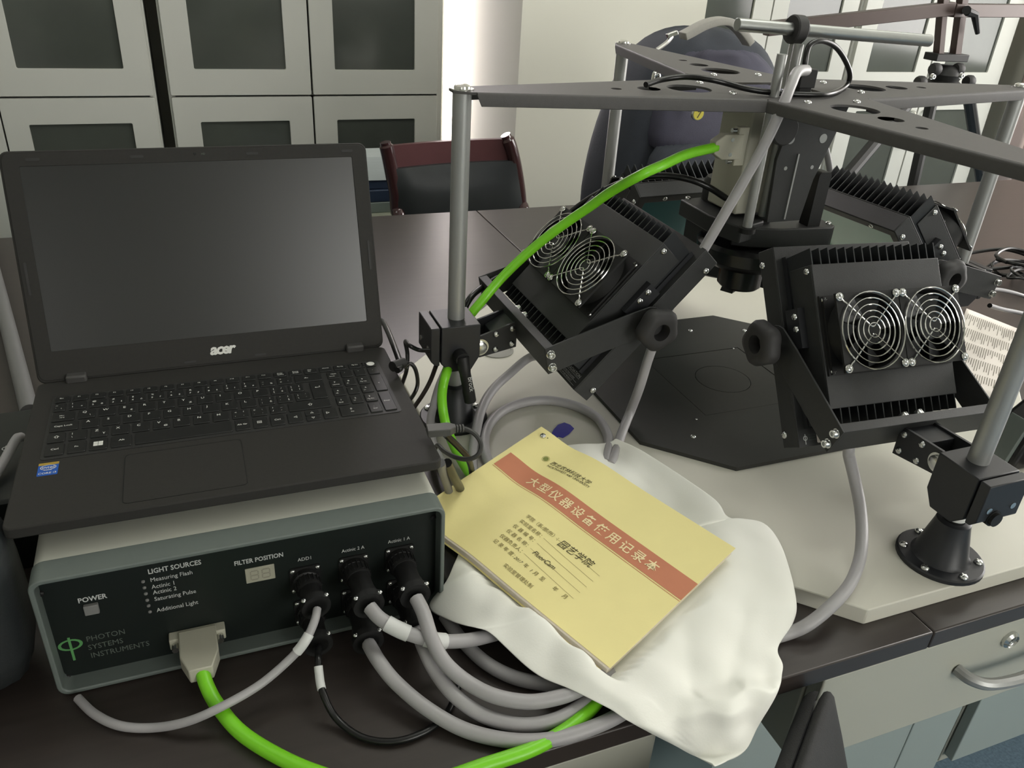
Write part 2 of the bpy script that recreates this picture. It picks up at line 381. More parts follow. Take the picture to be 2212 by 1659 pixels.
# curtain beside the right-hand cupboard
b = MB(); n = 40; vs = []; fs = []
for i in range(n+1):
    x = 3.70 + .60*i/n; y = 2.86 + .03*math.sin(i*1.05) + .012*math.sin(i*2.3)
    vs += [(x, y, .25), (x, y, 2.5)]
fs = [(2*i, 2*i+2, 2*i+3, 2*i+1) for i in range(n)]
b.add(vs, fs); solo('curtain', b, CURTAIN, 'pinkish grey curtain hanging at the far right beside the white cupboard', 'curtain', (4.0, 2.86, .25), solid=.004, ang=80)

# ------------------------------------------------------------------ the bench: two worktop slabs on drawer units
DZ = .75; DY0, DY1 = .437, 2.022; SEAM = .7175
def slab(x0, x1, label):
    b = MB().box((x0, DY0, DZ-.026), (x1, DY1, DZ)); return solo('worktop', b, DESK, label, 'worktop', ((x0+x1)/2, (DY0+DY1)/2, DZ-.026), 'bench worktops', bev=.002)
slab(-1.55, SEAM-.0006, 'dark laminate worktop slab left of the seam, under the laptop')
slab(SEAM+.0006, 2.75, 'dark laminate worktop slab right of the seam, under the white board')
def drawer_unit(x0, x1, label, handle=True):
    t = thing('drawer_cabinet', label, 'cabinet', ((x0+x1)/2, 1.2, 0)); zt = DZ-.027
    b = MB(); b.box((x0, .462, .575), (x1, 1.99, zt)); b.box((x0+.01, .625, .075), (x1-.01, 1.95, .575)); b.box((x0+.03, .66, 0), (x1-.03, 1.9, .075))
    b.build('carcass', DRAW, t, bev=.002)
    d = MB().box((x0+.002, .441, .576), (x1-.002, .461, zt-.004)).build('drawer', DRAW, t, bev=.002)
    cx = (x0+x1)/2
    if handle:
        h = MB(); pts = [(cx-.078, .441, .662), (cx-.072, .424, .660), (cx-.05, .412, .657), (cx, .408, .655), (cx+.05, .412, .657), (cx+.072, .424, .660), (cx+.078, .441, .662)]
        h.tube(spline(pts, 6), .0075, 10); h.build('handle', ALU, d)
        k = MB().lathe([(.012, 0), (.012, .004), (.009, .007), (.008, .005), (0, .005)], (cx-.004, .441, .689), -Y, 20); k.obox((cx-.004, .4358, .689), (.0008,0,0), (0,.0006,0), (0,0,.005)); k.build('lock', SCREW, d)
    m = cx + .17
    for a, c in ((x0+.012, m-.0015), (m+.0015, x1-.012)):
        MB().box((a, .605, .10), (c, .623, .572)).build('door', LOWDOOR, t, bev=.0015)
    return t
drawer_unit(.575, 1.165, 'grey drawer cabinet with curved metal handle and round lock, right of the knee hole')
drawer_unit(-.62, .37, 'grey drawer cabinet under the bench below the cloth, left of the knee hole', False)
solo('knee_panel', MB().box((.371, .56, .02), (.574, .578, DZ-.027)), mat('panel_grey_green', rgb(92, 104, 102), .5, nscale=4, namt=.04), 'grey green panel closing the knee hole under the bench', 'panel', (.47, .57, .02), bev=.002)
drawer_unit(1.185, 2.70, 'long grey cabinet under the right end of the bench', False)
solo('bench_side', MB().box((-1.5, .47, 0), (-1.47, 1.99, DZ-.027)), DRAW, 'grey end panel carrying the left end of the bench', 'panel', (-1.485, 1.2, 0), bev=.002)
# ------------------------------------------------------------------ control unit (metal box under the laptop)
BX0, BX1, BY0, BY1, BZ0, BZ1 = -.1725, .2048, .636, 1.005, .7525, .8935
bu = thing('control_unit', 'black fronted light-grey metal control box standing under the laptop', 'control unit', ((BX0+BX1)/2, (BY0+BY1)/2, DZ))
sk = .028; RC_ = .019          # depth of the front frame; the panel lies recessed in it
b = MB(); pr = rrect(BX0, BZ0, BX1, BZ1, .011, 5)
b.prism(rrect(BX0+.001, BZ0+.001, BX1-.001, BZ1-.0012, .010, 5), (0, BY0+sk, 0), X, Z, Y*(BY1-BY0-sk)); b.build('housing', BOXTOP, bu, ang=50)
inn = rrect(BX0+.0045, BZ0+.0045, BX1-.0045, BZ1-.0045, .008, 5)
b = MB(); b.plate_hole(pr, inn, (0, BY0, 0), X, Z, Y*sk); b.build('front_frame', BEZEL, bu, bev=.0012, ang=50)
FPY = BY0+RC_
fp = MB().prism(inn, (0, FPY, 0), X, Z, Y*.006).build('front_panel', FPANEL, bu, ang=50)
for sx in (-1, 1):
    for y in (.68, .96): MB().cyl(((BX0+BX1)/2+sx*.15, y, DZ), ((BX0+BX1)/2+sx*.15, y, BZ0+.0015), .009).build('foot', RUBBER, bu)
def fpx(px, py): return on_y(px, py, FPY)      # a point of the recessed panel
for px, py in ((88, 1282), (146, 1462), (936, 1117), (915, 1290)): inst('screw', ME_DARK, bu, fpx(px, py), rot_z(-Y), .0032)
def front_text(s, size, px, py, m=PRINTG, align='LEFT', bold=0., name='lettering', sx=.8, sp=1.):
    p = fpx(px, py); return text_mb(s, size, p, X*sx, Z, align, .0003, sp, 0, bold).build(name, m, fp)
front_text('POWER', .0080, 169, 1303, bold=.02, sx=.87); front_text('LIGHT SOURCES', .0080, 320, 1240, bold=.02, sx=.80)
front_text('FILTER POSITION', .0076, 506, 1222, bold=.02, sx=.80)
for s, px, py in (('Measuring Flash', 325, 1257), ('Actinic 1', 328, 1272), ('Actinic 2', 331, 1284), ('Saturating Pulse', 334, 1298), ('Additional Light', 339, 1322)): front_text(s, .0070, px, py, sx=.84)
for px, py in ((309, 1256), (312, 1269), (315, 1282), (318, 1296), (321, 1308), (324, 1321)):
    MB().lathe([(.0017, 0), (.0017, .0008), (.001, .0016), (0, .0018)], fpx(px, py), -Y, 10).build('indicator', BTN, fp)
front_text('CAMERA', .0056, 406, 1371, sx=.92); front_text('ADD1', .0060, 643, 1213, sx=.9)
front_text('Actinic 2 A', .0060, 738, 1194, sx=.86); front_text('Actinic 1 A', .0060, 838, 1174, sx=.86)
for s, px, py in (('PHOTON', 187, 1386), ('SYSTEMS', 191, 1404), ('INSTRUMENTS', 197, 1421)): front_text(s, .0092, px, py, LOGOW, sx=.87)
e0 = fpx(152, 1393); b = MB(); b.plate_hole([(x*1.55, z) for x, z in circ(0, 0, .0068)], [(x*1.5, z) for x, z in circ(0, 0, .0052)], e0 - Y*.0004, X, Z, Y*.0004)
b.box((e0.x-.0011, FPY-.0005, e0.z-.020), (e0.x+.0011, FPY, e0.z+.0095)); b.build('emblem', LOGOG, fp)
q_ = fpx(198, 1312); MB().box((q_.x-.0062, FPY-.0045, q_.z-.0055), (q_.x+.0062, FPY, q_.z+.0055)).build('power_button', BTN, bu, bev=.0008)
q_ = fpx(562, 1238); dp = MB().box((q_.x-.0140, FPY-.0015, q_.z-.0092), (q_.x+.0140, FPY, q_.z+.0092)).build('display', DISP, bu, bev=.0006)
DIG = mat('digit_grey', rgb(140, 138, 124), .4, nscale=30, namt=.04)
for cx in (q_.x-.0055, q_.x+.0055):
    g = MB()
    for z in (-.0055, 0, .0055): g.box((cx-.0030, FPY-.0018, q_.z+z-.0006), (cx+.0030, FPY-.0015, q_.z+z+.0006))
    for sx in (-1, 1):
        for z in (-.0027, .0027): g.box((cx+sx*.0036-.0006, FPY-.0018, q_.z+z-.0021), (cx+sx*.0036+.0006, FPY-.0015, q_.z+z+.0021))
    g.build('digit', DIG, dp)
SOCK = [(fpx(px, py).x, fpx(px, py).z) for px, py in ((660, 1248), (669, 1316), (764, 1225), (769, 1293), (863, 1204), (866, 1272))]
for sx, sz in SOCK:
    s = MB(); s.prism(rrect(sx-.0155, sz-.0160, sx+.0155, sz+.0160, .003, 2), (0, FPY, 0), X, Z, -Y*.002); s.lathe([(.0140, 0), (.0140, .006), (.0125, .007), (0, .007)], (sx, FPY-.002, sz), -Y, 20)
    so = s.build('socket', BPLAST, bu)
    for dx in (-.0124, .0124):
        for dz in (-.0128, .0128): inst('screw', ME_SCREW, so, (sx+dx, FPY-.002, sz+dz), rot_z(-Y), .0028)

# ------------------------------------------------------------------ laptop
SL = 1.053; LZ = CAM.z-(CAM.z-.9487)*SL; LY0 = .6407*SL; LXC = .0108*SL; LW, LD = .3815, .256; yaw = R(-.51)
LU = Vector((math.cos(yaw), math.sin(yaw), 0)); LV = Vector((-math.sin(yaw), math.cos(yaw), 0)); LO = Vector((LXC, LY0, LZ)) - LU*(LW*SL/2)
lap = thing('laptop', 'open black laptop with a dark screen, on top of the control box', 'laptop', LO + LU*(LW*SL/2) + LV*.12 - Z*.031)
LF = (frame(LU, LV, Z), LO, SL)          # x from left edge, y from front edge, z above the deck
b = MB(LF); pts = rrect(0, 0, LW, LD+.004, .008, 4)
b.prism(pts, (0, 0, -.011), X, Y, Z*.011); b.prism([(.001, -.0105), (.018, -.0150), (.060, -.0262), (LD, -.0262), (LD+.002, -.0105)], (.004, 0, 0), Y, Z, X*(LW-.008))
base = b.build('base', LAP, lap, bev=.0015)
for fx in (.06, LW-.06):
    for fy in (.03, .22): MB(LF).box((fx-.02, fy+.045 if fy < .1 else fy-.005, -.0292), (fx+.02, fy+.055 if fy < .1 else fy+.005, -.026)).build('foot', RUBBER, lap)
MB(LF).prism(rrect(.0185, .1005, .3655, .2235, .004, 3), (0, 0, .0), X, Y, Z*.0006).build('keyboard_tray', mat('tray_black', rgb(40, 40, 39), .55, nscale=200, namt=.1), lap)
tp = MB(LF).plate_hole(rrect(.0920, .0105, .1985, .0905, .005, 4), rrect(.0926, .0111, .1979, .0899, .0045, 4), (0, 0, 0), X, Y, Z*.0004).build('touchpad', KEYM, lap)
MB(LF).prism(rrect(.0927, .0112, .1978, .0898, .0045, 4), (0, 0, 0), X, Y, Z*.0003).build('touch_surface', LAP, tp)
KS = .00145
def key(x0, y0, x1, y1, leg=(), sh=True):
    """leg: (text, size mm, dx mm from left, dy mm from front)"""
    b = MB(LF); x0, y0, x1, y1 = [v*.001 for v in (x0, y0, x1, y1)]
    lo, hi = rrect(x0, y0, x1, y1, .0014, 2), rrect(x0+.0006, y0+.0006, x1-.0006, y1-.0006, .0012, 2); n = len(lo)
    vs = [(x, y, .0004) for x, y in lo] + [(x, y, KS) for x, y in lo] + [(x, y, KS+.0005) for x, y in hi]
    fs = [(i, (i+1) % n, n+(i+1) % n, n+i) for i in range(n)] + [(n+i, n+(i+1) % n, 2*n+(i+1) % n, 2*n+i) for i in range(n)] + [tuple(range(2*n, 3*n))]
    b.add(vs, fs); k = b.build('key', KEYM, lap)
    if leg:
        t = MB()
        for s, size, dx, dy in leg:
            q = text_mb(s, size*.001*SL, LO + (LU*(x0+dx*.001) + LV*(y0+dy*.001) + Z*(KS+.0005))*SL, LU, LV, 'LEFT', .00012, 1., 0, .008); t.add(q.v, q.f)
        t.build('key_legend', WHITE, k)
P = 19.1
def two(a, b_, c='', d=''):
    L = []
    if a: L.append((a, 4.0, 2.6, 10.6))
    if b_: L.append((b_, 4.0, 2.6, 4.2))
    if c: L.append((c, 4.0, 11.0, 10.6))
    if d: L.append((d, 4.0, 11.0, 4.2))
    return L
# function row
fn = ['Esc', 'F1', 'F2', 'F3', 'F4', 'F5', 'F6', 'F7', 'F8', 'F9', 'F10', 'F11', 'F12', 'PrtSc\nSysRq', 'Pause\nBreak', 'Del\nIns', 'Home', 'Pg Up', 'Pg Dn', 'End']
for i in range(21):
    x0 = 21.5 + i*17.08 if i else 21.5
    x0 = min(x0, 348.5)
    if i < 20: key(x0 if i < 20 else 348.5, 208.5, x0+14.2 if i < 19 else 346.4, 219.5, [(s, 2.9, 4.2, 6.6-3.0*j) for j, s in enumerate(fn[i].split('\n'))])
key(349.0, 208.5, 361.5, 219.5)
pw = MB(LF); pw.prism(circ(.3552, .2140, .0046, 20), (0, 0, KS+.0005), X, Y, Z*.0002); pw.build('power_mark', WHITE, lap)
# number row
key(21.5, 189.5, 32.8, 205.8, [('~', 4, 1.6, 10), ('`', 4, 1.6, 4), (';', 4, 7, 4)])
nums = ['!1', '@2', '#3', '$4', '%5', '^6', '&7', '*8', '(9', ')0', '_-', '+=']; acc = ['+', 'ě', 'š', 'č', 'ř', 'ž', 'ý', 'á', 'í', 'é', '%', 'ˇ']
for i, s in enumerate(nums): key(35.8+P*i, 189.5, 51.9+P*i, 205.8, two(s[0], s[1], '', acc[i]))
key(265, 189.5, 295, 205.8, [('←', 6, 10, 6)])
key(21.5, 169, 42.6, 186.2, [('⇤', 5, 7, 8), ('⇥', 5, 7, 4)])
for i, s in enumerate('QWERTYUIOP'): key(45.6+P*i, 169, 61.7+P*i, 186.2, [(s, 5.2, 4.0, 10.2)] + ([('€', 4, 11, 4)] if s == 'E' else [('Z', 4.6, 11, 4)] if s == 'Y' else [('\\', 4, 11, 4)] if s == 'Q' else []))
for i, (s, c) in enumerate((('{[', '/ú'), ('}]', '()'))): key(45.6+P*(10+i), 169, 61.7+P*(10+i), 186.2, two(s[0], s[1], c[0], c[1]))
key(279.2, 149, 295, 186.2, [('↵', 7, 4, 22)])
key(21.5, 149, 47.4, 166, [('Caps Lock', 3.9, 4, 8)])
for i, s in enumerate('ASDFGHJKL'): key(50.4+P*i, 149, 66.5+P*i, 166, [(s, 5.2, 4.0, 10.2)])
for i, (s, c) in enumerate(((':;', '"ů'), ('"\'', '!§'), ('|\\', "'¨"))): key(50.4+P*(9+i), 149, 66.5+P*(9+i), 166, two(s[0], s[1], c[0], c[1]))
key(21.5, 128.5, 37.3, 145.8, [('⇧', 6, 5, 7)]); key(40.3, 128.5, 56.5, 145.8, two('|', '\\'))
for i, s in enumerate('ZXCVBNM'): key(59.5+P*i, 128.5, 75.6+P*i, 145.8, [(s, 5.2, 4.0, 10.2)] + ([('Y', 4.6, 11, 4)] if s == 'Z' else [('@', 4, 10, 4)] if s == 'V' else []))
for i, (s, c) in enumerate((('<,', '?,'), ('>.', ':.'), ('?/', '_-'))): key(59.5+P*(7+i), 128.5, 75.6+P*(7+i), 145.8, two(s[0], s[1], c[0], c[1]))
key(250.5, 128.5, 295, 145.8, [('⇧', 6, 20, 7)])
key(21.5, 105, 38, 125.2, [('Ctrl', 4.2, 5, 9)]); key(41, 105, 57, 125.2, [('Fn', 3.6, 6, 9)]); key(60, 105, 76, 125.2)
wm = MB(LF)
for dx in (0, 4.4):
    for dy in (0, 3.9): wm.prism([((63.6+dx)*.001, (111.5+dy)*.001), ((67.6+dx)*.001, (111.5+dy)*.001), ((67.6+dx)*.001, (115+dy)*.001), ((63.6+dx)*.001, (115+dy)*.001)], (0, 0, KS+.0005), X, Y, Z*.0002)
wm.build('menu_mark', WHITE, lap)
key(79, 105, 97.6, 125.2, [('Alt', 4.2, 7, 10)]); key(100.6, 105, 191.8, 125.2); key(194.8, 105, 209.2, 125.2, [('Alt Gr', 3.7, 2, 9)])
key(212.2, 105, 226.6, 125.2, [('▤', 6, 4, 8)]); key(229.6, 105, 244, 125.2, [('Ctrl', 3.9, 4, 9)]); key(247, 105, 262.6, 125.2, [('◁', 4.6, 6, 9)])
key(265.6, 115.7, 280.6, 125.2, [('△', 4, 5, 3)]); key(265.6, 105, 280.6, 114.6, [('▽', 4, 5, 3)]); key(283.6, 105, 298.6, 125.2, [('▷', 4.6, 3, 9)])
cx = [301.6, 317.2, 332.8]
for r_, row in enumerate((('Num\nLock', '/', '*'), ('7\nHome', '8\n△', '9\nPg Up'), ('4\n◁', '5', '6\n▷'), ('1\nEnd', '2\n▽', '3\nPg Dn'))):
    y0, y1 = ((189.5, 205.8), (169, 186.2), (149, 166), (128.5, 145.8))[r_]
    for c_, s in enumerate(row): key(cx[c_], y0, cx[c_]+13, y1, [(q, 4.2 if j == 0 and r_ else 3.0, 4.2-2*j, 9.2-5*j) for j, q in enumerate(s.split('\n'))])
key(348.5, 189.5, 361.5, 205.8, [('-', 4, 5, 8)]); key(348.5, 149, 361.5, 186.2, [('+', 4, 5, 16)]); key(348.5, 105, 361.5, 145.8, [('Enter', 3.2, 2.5, 19)])
key(301.6, 105, 330.2, 125.2, [('0', 4.4, 11, 11), ('Ins', 3, 11, 6)]); key(332.8, 105, 345.8, 125.2, [('.', 4, 5, 11), ('Del', 3, 4, 6)])
# lid
TL = .3203; LN = LV*math.sin(TL) + Z*math.cos(TL); LB = -LV*math.cos(TL) + Z*math.sin(TL)   # up along the lid, and its face normal towards the keys
HB = LO + LV*(.2611*SL); LH = .2437
LL = (frame(LU, LN, LB), HB, SL)
lid = MB(LL).prism(rrect(0, -.002, LW, LH, .009, 5), (0, 0, -.0085), X, Y, Z*.0085).build('lid', LAP, lap, bev=.0014)
sx0, sx1, sy0, sy1 = LW/2-.1728, LW/2+.1728, .0328, .2278
MB(LL).plate_hole(rrect(.0025, .0015, LW-.0025, LH-.0025, .008, 5), rrect(sx0, sy0, sx1, sy1, .0015, 5), (0, 0, 0), X, Y, Z*.0016).build('screen_bezel', LAP, lid, bev=.0004)
MB(LL).box((sx0-.001, sy0-.001, 0), (sx1+.001, sy1+.001, .0004)).build('screen', SCREEN, lid)
text_mb('acer', .0175*SL, HB + (LU*(LW/2+.0015) + LN*.0115 + LB*.0016)*SL, LU, LN, 'CENTER', .0003, .86, .25, .035).build('logo', SILVER, lid)
for x in (.025, .125, .245, .352): MB(LL).prism(rrect(x, .2335, x+.013, .2362, .001, 2), (0, 0, .0016), X, Y, Z*.0006).build('bumper', RUBBER, lid)
for x in (.0065, LW-.009): MB(LL).prism(rrect(x, .095, x+.0025, .13, .001, 2), (0, 0, .0016), X, Y, Z*.0006).build('bumper', RUBBER, lid)
for x in (.150, .228): MB(LL).prism(rrect(x, .0045, x+.013, .0068, .001, 2), (0, 0, .0016), X, Y, Z*.0006).build('bumper', RUBBER, lid)
MB(LL).prism(circ(.1905, .236, .0016, 14), (0, 0, .0016), X, Y, Z*.0004).build('webcam', GLOSSB, lid)
text_mb('HD', .003*SL, HB + (LU*.197 + LN*.2348 + LB*.0016)*SL, LU, LN, 'LEFT', .0002).build('webcam_mark', LOGOW, lid)
for x in (.0285, .3350):
    h = MB(LF); h.box((x, .2525, -.004), (x+.0205, .2640, .0075)); h.build('hinge', mat('hinge_black', rgb(66, 65, 64), .45, nscale=90, namt=.08) if 'hinge_black' not in MATS else MATS['hinge_black'], lap, bev=.002)
st = MB(LF).prism(rrect(.0185, .0745, .0355, .0955, .0006, 1), (0, 0, 0), X, Y, Z*.0002).build('sticker', BLUE, lap)
MB(LF).prism([(.0185, .0915), (.0355, .0915), (.0355, .0955), (.0185, .0955)], (0, 0, .0002), X, Y, Z*.0001).build('sticker_band', GOLD, st)
t = MB()
for s, sz, y in (('intel', .0062, .0855), ('inside', .0030, .0822), ('CORE i3', .0042, .0765)):
    q = text_mb(s, sz*SL, LO + (LU*.027 + LV*y + Z*.0003)*SL, LU, LV, 'CENTER', .0001, 1., 0, .01); t.add(q.v, q.f)
t.add(*(lambda m: (m.v, m.f))(MB(LF).plate_hole([(.027+x*1.6, .0873+y) for x, y in circ(0, 0, .0042, 24)], [(.027+x*1.6, .0873+y) for x, y in circ(0, 0, .0038, 24)], (0, 0, .0003), X, Y, Z*.0001)))
t.build('sticker_print', WHITE, st)
# ------------------------------------------------------------------ imaging rig: white board, black base plate, stand, lamp panels, camera unit
CX, CYC = .797, .987; BT = .772; HD = .4705; ZP = 1.238
o8 = lambda a, d: [(CX+x, CYC+y) for x, y in ((a,-d),(a,d),(d,a),(-d,a),(-a,d),(-a,-d),(-d,-a),(d,-a))]
solo('base_board', MB().prism(o8(.515, .150), (0, 0, DZ), X, Y, Z*(BT-DZ)), BOARD, 'large white eight-sided board lying on the bench under the imaging rig', 'board', (CX, CYC, DZ), bev=.0015)
# finger hole cap and base plate with its square insert and round sample disc
pc = (.793, .976)
bp = thing('base_plate', 'black eight-sided sample plate with screws, lying on the white board', 'plate', (pc[0], pc[1], BT))
PT = BT + .006
def oct_pts(n):   # octagon sampled with n points per side, matched with a square
    a, d = .230, .132; c = [(a,-d),(a,d),(d,a),(-d,a),(-a,d),(-a,-d),(-d,-a),(d,-a)]
    return [(pc[0]+x, pc[1]+y) for x, y in c]
q = .096; sq = [(q,-q),(q,q),(q,q),(-q,q),(-q,q),(-q,-q),(-q,-q),(q,-q)]
MB().plate_hole(oct_pts(1), [(pc[0]+x, pc[1]+y) for x, y in sq], (0, 0, BT), X, Y, Z*.006).build('plate', BPLATE, bp)
q2 = .0948
ci = circ(0, 0, .0462, 32, math.pi/4); sq2 = []
for x, y in ci:
    m = max(abs(x), abs(y)); sq2.append((x/m*q2, y/m*q2))
MB().plate_hole([(pc[0]+x, pc[1]+y) for x, y in sq2], [(pc[0]+x, pc[1]+y) for x, y in ci], (0, 0, BT), X, Y, Z*.0055).build('insert', BPLATE, bp)
MB().prism(circ(pc[0], pc[1], .0452, 32), (0, 0, BT), X, Y, Z*.0055).build('disc', BPLATE, bp)
for px, py in ((1497, 944), (1608, 715), (1584, 753), (1504, 906)):
    p = on_z(px, py, PT); screw(bp, p, Z, .0042 if px not in (1584, 1504) else .0018)
for a in (10, 75, 120): screw(bp, (pc[0]+.185*math.cos(R(a)), pc[1]+.185*math.sin(R(a)), PT), Z, .0042)

# stand: four flanged posts and the cross-shaped top plate
st = thing('rig_stand', 'metal stand of four posts carrying a dark cross-shaped plate with round holes', 'stand', (CX, CYC, BT))
ARM = {'F': (Vector((0,-1,0)), X), 'R': (X, Y), 'B': (Y, -X), 'L': (-X, -Y)}      # outward, lateral
C0 = Vector((CX, CYC, 0))
for k, (o, u) in ARM.items():
    p = C0 + o*HD
    b = MB().cyl(p + Z*(BT+.05), p + Z*(ZP-.002), .0118, n=24); post = b.build('post', ALU, st)
    if k == 'F':
        for z in (.809, .834): MB().lathe([(.0119, 0), (.0126, .0003), (.0126, .0135 if z < .82 else .012), (.0119, .0138)], p + Z*z, Z, 24).build('band', WHITE if z < .82 else WHITE, post)
        MB().lathe([(.0119, 0), (.0124, .0003), (.0124, .0108), (.0119, .011)], p + Z*.823, Z, 24).build('band', BPLAST, post)
    fl = MB().lathe([(.050, 0), (.050, .0045), (.048, .006), (.034, .006), (.0305, .010), (.0205, .052), (.0195, .058), (.0165, .060), (.0118, .060)], p + Z*BT, Z, 36).build('flange', GLOSSB if k == 'X' else BLACK2, st)
    for i in range(6): screw(fl, p + Vector((math.cos(R(20+60*i)), math.sin(R(20+60*i)), 0))*.042 + Z*(BT+.006), Z, .0052)
    MB().lathe([(.0145, 0), (.0145, .0015), (.0105, .0015), (.010, .004), (.006, .0062), (0, .0066)], p + Z*ZP, Z, 20).build('cap_screw', CHROME, st)
# plate outline: half width tapers along each arm
def arm_half(d): return .020 + (.466 - d)*.128
out = []
for k in ('R', 'B', 'L', 'F'):
    o, u = ARM[k]
    e = HD + .014
    inner = .082
    out += [o*inner*1. - u*inner, o*(HD-.004) - u*.0195, o*e - u*.010, o*e + u*.010, o*(HD-.004) + u*.0195]
b = MB()
outer_loop = [(C0 + v) for v in out]
n = len(outer_loop)
# top sheet is a grid of quads per arm with real round holes: each arm is cut into three hole cells and a tip
def arm_sheet(o, u, b):
    cells = [(.100, .204, .150, .0305), (.204, .242, .2120, .0155), (.242, .285, .2605, .0072)]
    hw = lambda d: .082 - (d-.082)*(.082-.0195)/(HD-.004-.082)
    for d0, d1, c, r in cells:
        m = 32; ins, outs = [], []
        for i in range(m):
            a = 2*math.pi*i/m + math.pi/4; ca, sa = math.cos(a), math.sin(a)
            ins.append((c + r*ca, r*sa))
            # square-ish cell boundary point in the same direction
            t = 1e9
            if ca > 1e-9: t = min(t, (d1-c)/ca)
            if ca < -1e-9: t = min(t, (d0-c)/ca)
            k = (.082-.0195)/(HD-.004-.082)
            den = abs(sa) + k*ca
            if den > 1e-9: t = min(t, hw(c)/den)
            outs.append((c + t*ca, t*sa))
        # make sure cell corners are present
        for d, s in ((d0, -1), (d0, 1), (d1, -1), (d1, 1)):
            a = math.atan2(s*hw(d), d-c); i = min(range(m), key=lambda j: abs(((2*math.pi*j/m+math.pi/4)-a+math.pi) % (2*math.pi)-math.pi)); outs[i] = (d, s*hw(d))
        b.plate_hole(outs, ins, C0 + Z*(ZP-.003), o, u, Z*.003)
    e = HD+.014
    b.prism([(.285, -hw(.285)), (HD-.004, -.0195), (e, -.010), (e, .010), (HD-.004, .0195), (.285, hw(.285))], C0 + Z*(ZP-.003), o, u, Z*.003)
for k, (o, u) in ARM.items(): arm_sheet(o, u, b)
g = .100; iq = .046; hwg = .082 - (g-.082)*(.082-.0195)/(HD-.004-.082)
co = []; ci_ = []
for k in ('R', 'B', 'L', 'F'):
    o, u = ARM[k]
    co += [o*.082 - u*.082, o*g - u*hwg, o*g + u*hwg]; ci_ += [o*iq - u*iq, o*iq - u*iq*.5, o*iq + u*iq*.5]
b.plate_hole([(v.x, v.y) for v in co], [(v.x, v.y) for v in ci_], C0 + Z*(ZP-.003), X, Y, Z*.003)
top = b.build('top_plate', PLATE, st, ang=30)
# folded edges along each arm (the sheet bends over with a small radius)
for k, (o, u) in ARM.items():
    for s in (-1, 1):
        d0, d1 = .084, HD-.012
        h0, h1 = .0815, .0203
        prof = [(0, 0), (.002, -.0006), (.0032, -.002), (.0036, -.004), (.0036, -.0155), (.0012, -.0165), (.0012, -.004), (0, -.003)]
        b = MB(); va = [C0 + o*d0 + u*s*(h0+x) + Z*(ZP+z) for x, z in prof]; vb = [C0 + o*(d1 - (.006 if z < -.01 else 0)) + u*s*(h1+x) + Z*(ZP+z) for x, z in prof]; m = len(prof)
        b.add(va + vb, [(i, (i+1) % m, m+(i+1) % m, m+i) for i in range(m)] + [tuple(range(m)), tuple(range(m, 2*m))]); b.build('folded_edge', PLATE, top)
for k, (o, u) in ARM.items():
    for s in (-1, 1):
        screw(top, C0 + o*.108 + u*s*.040 + Z*ZP, Z, .005)

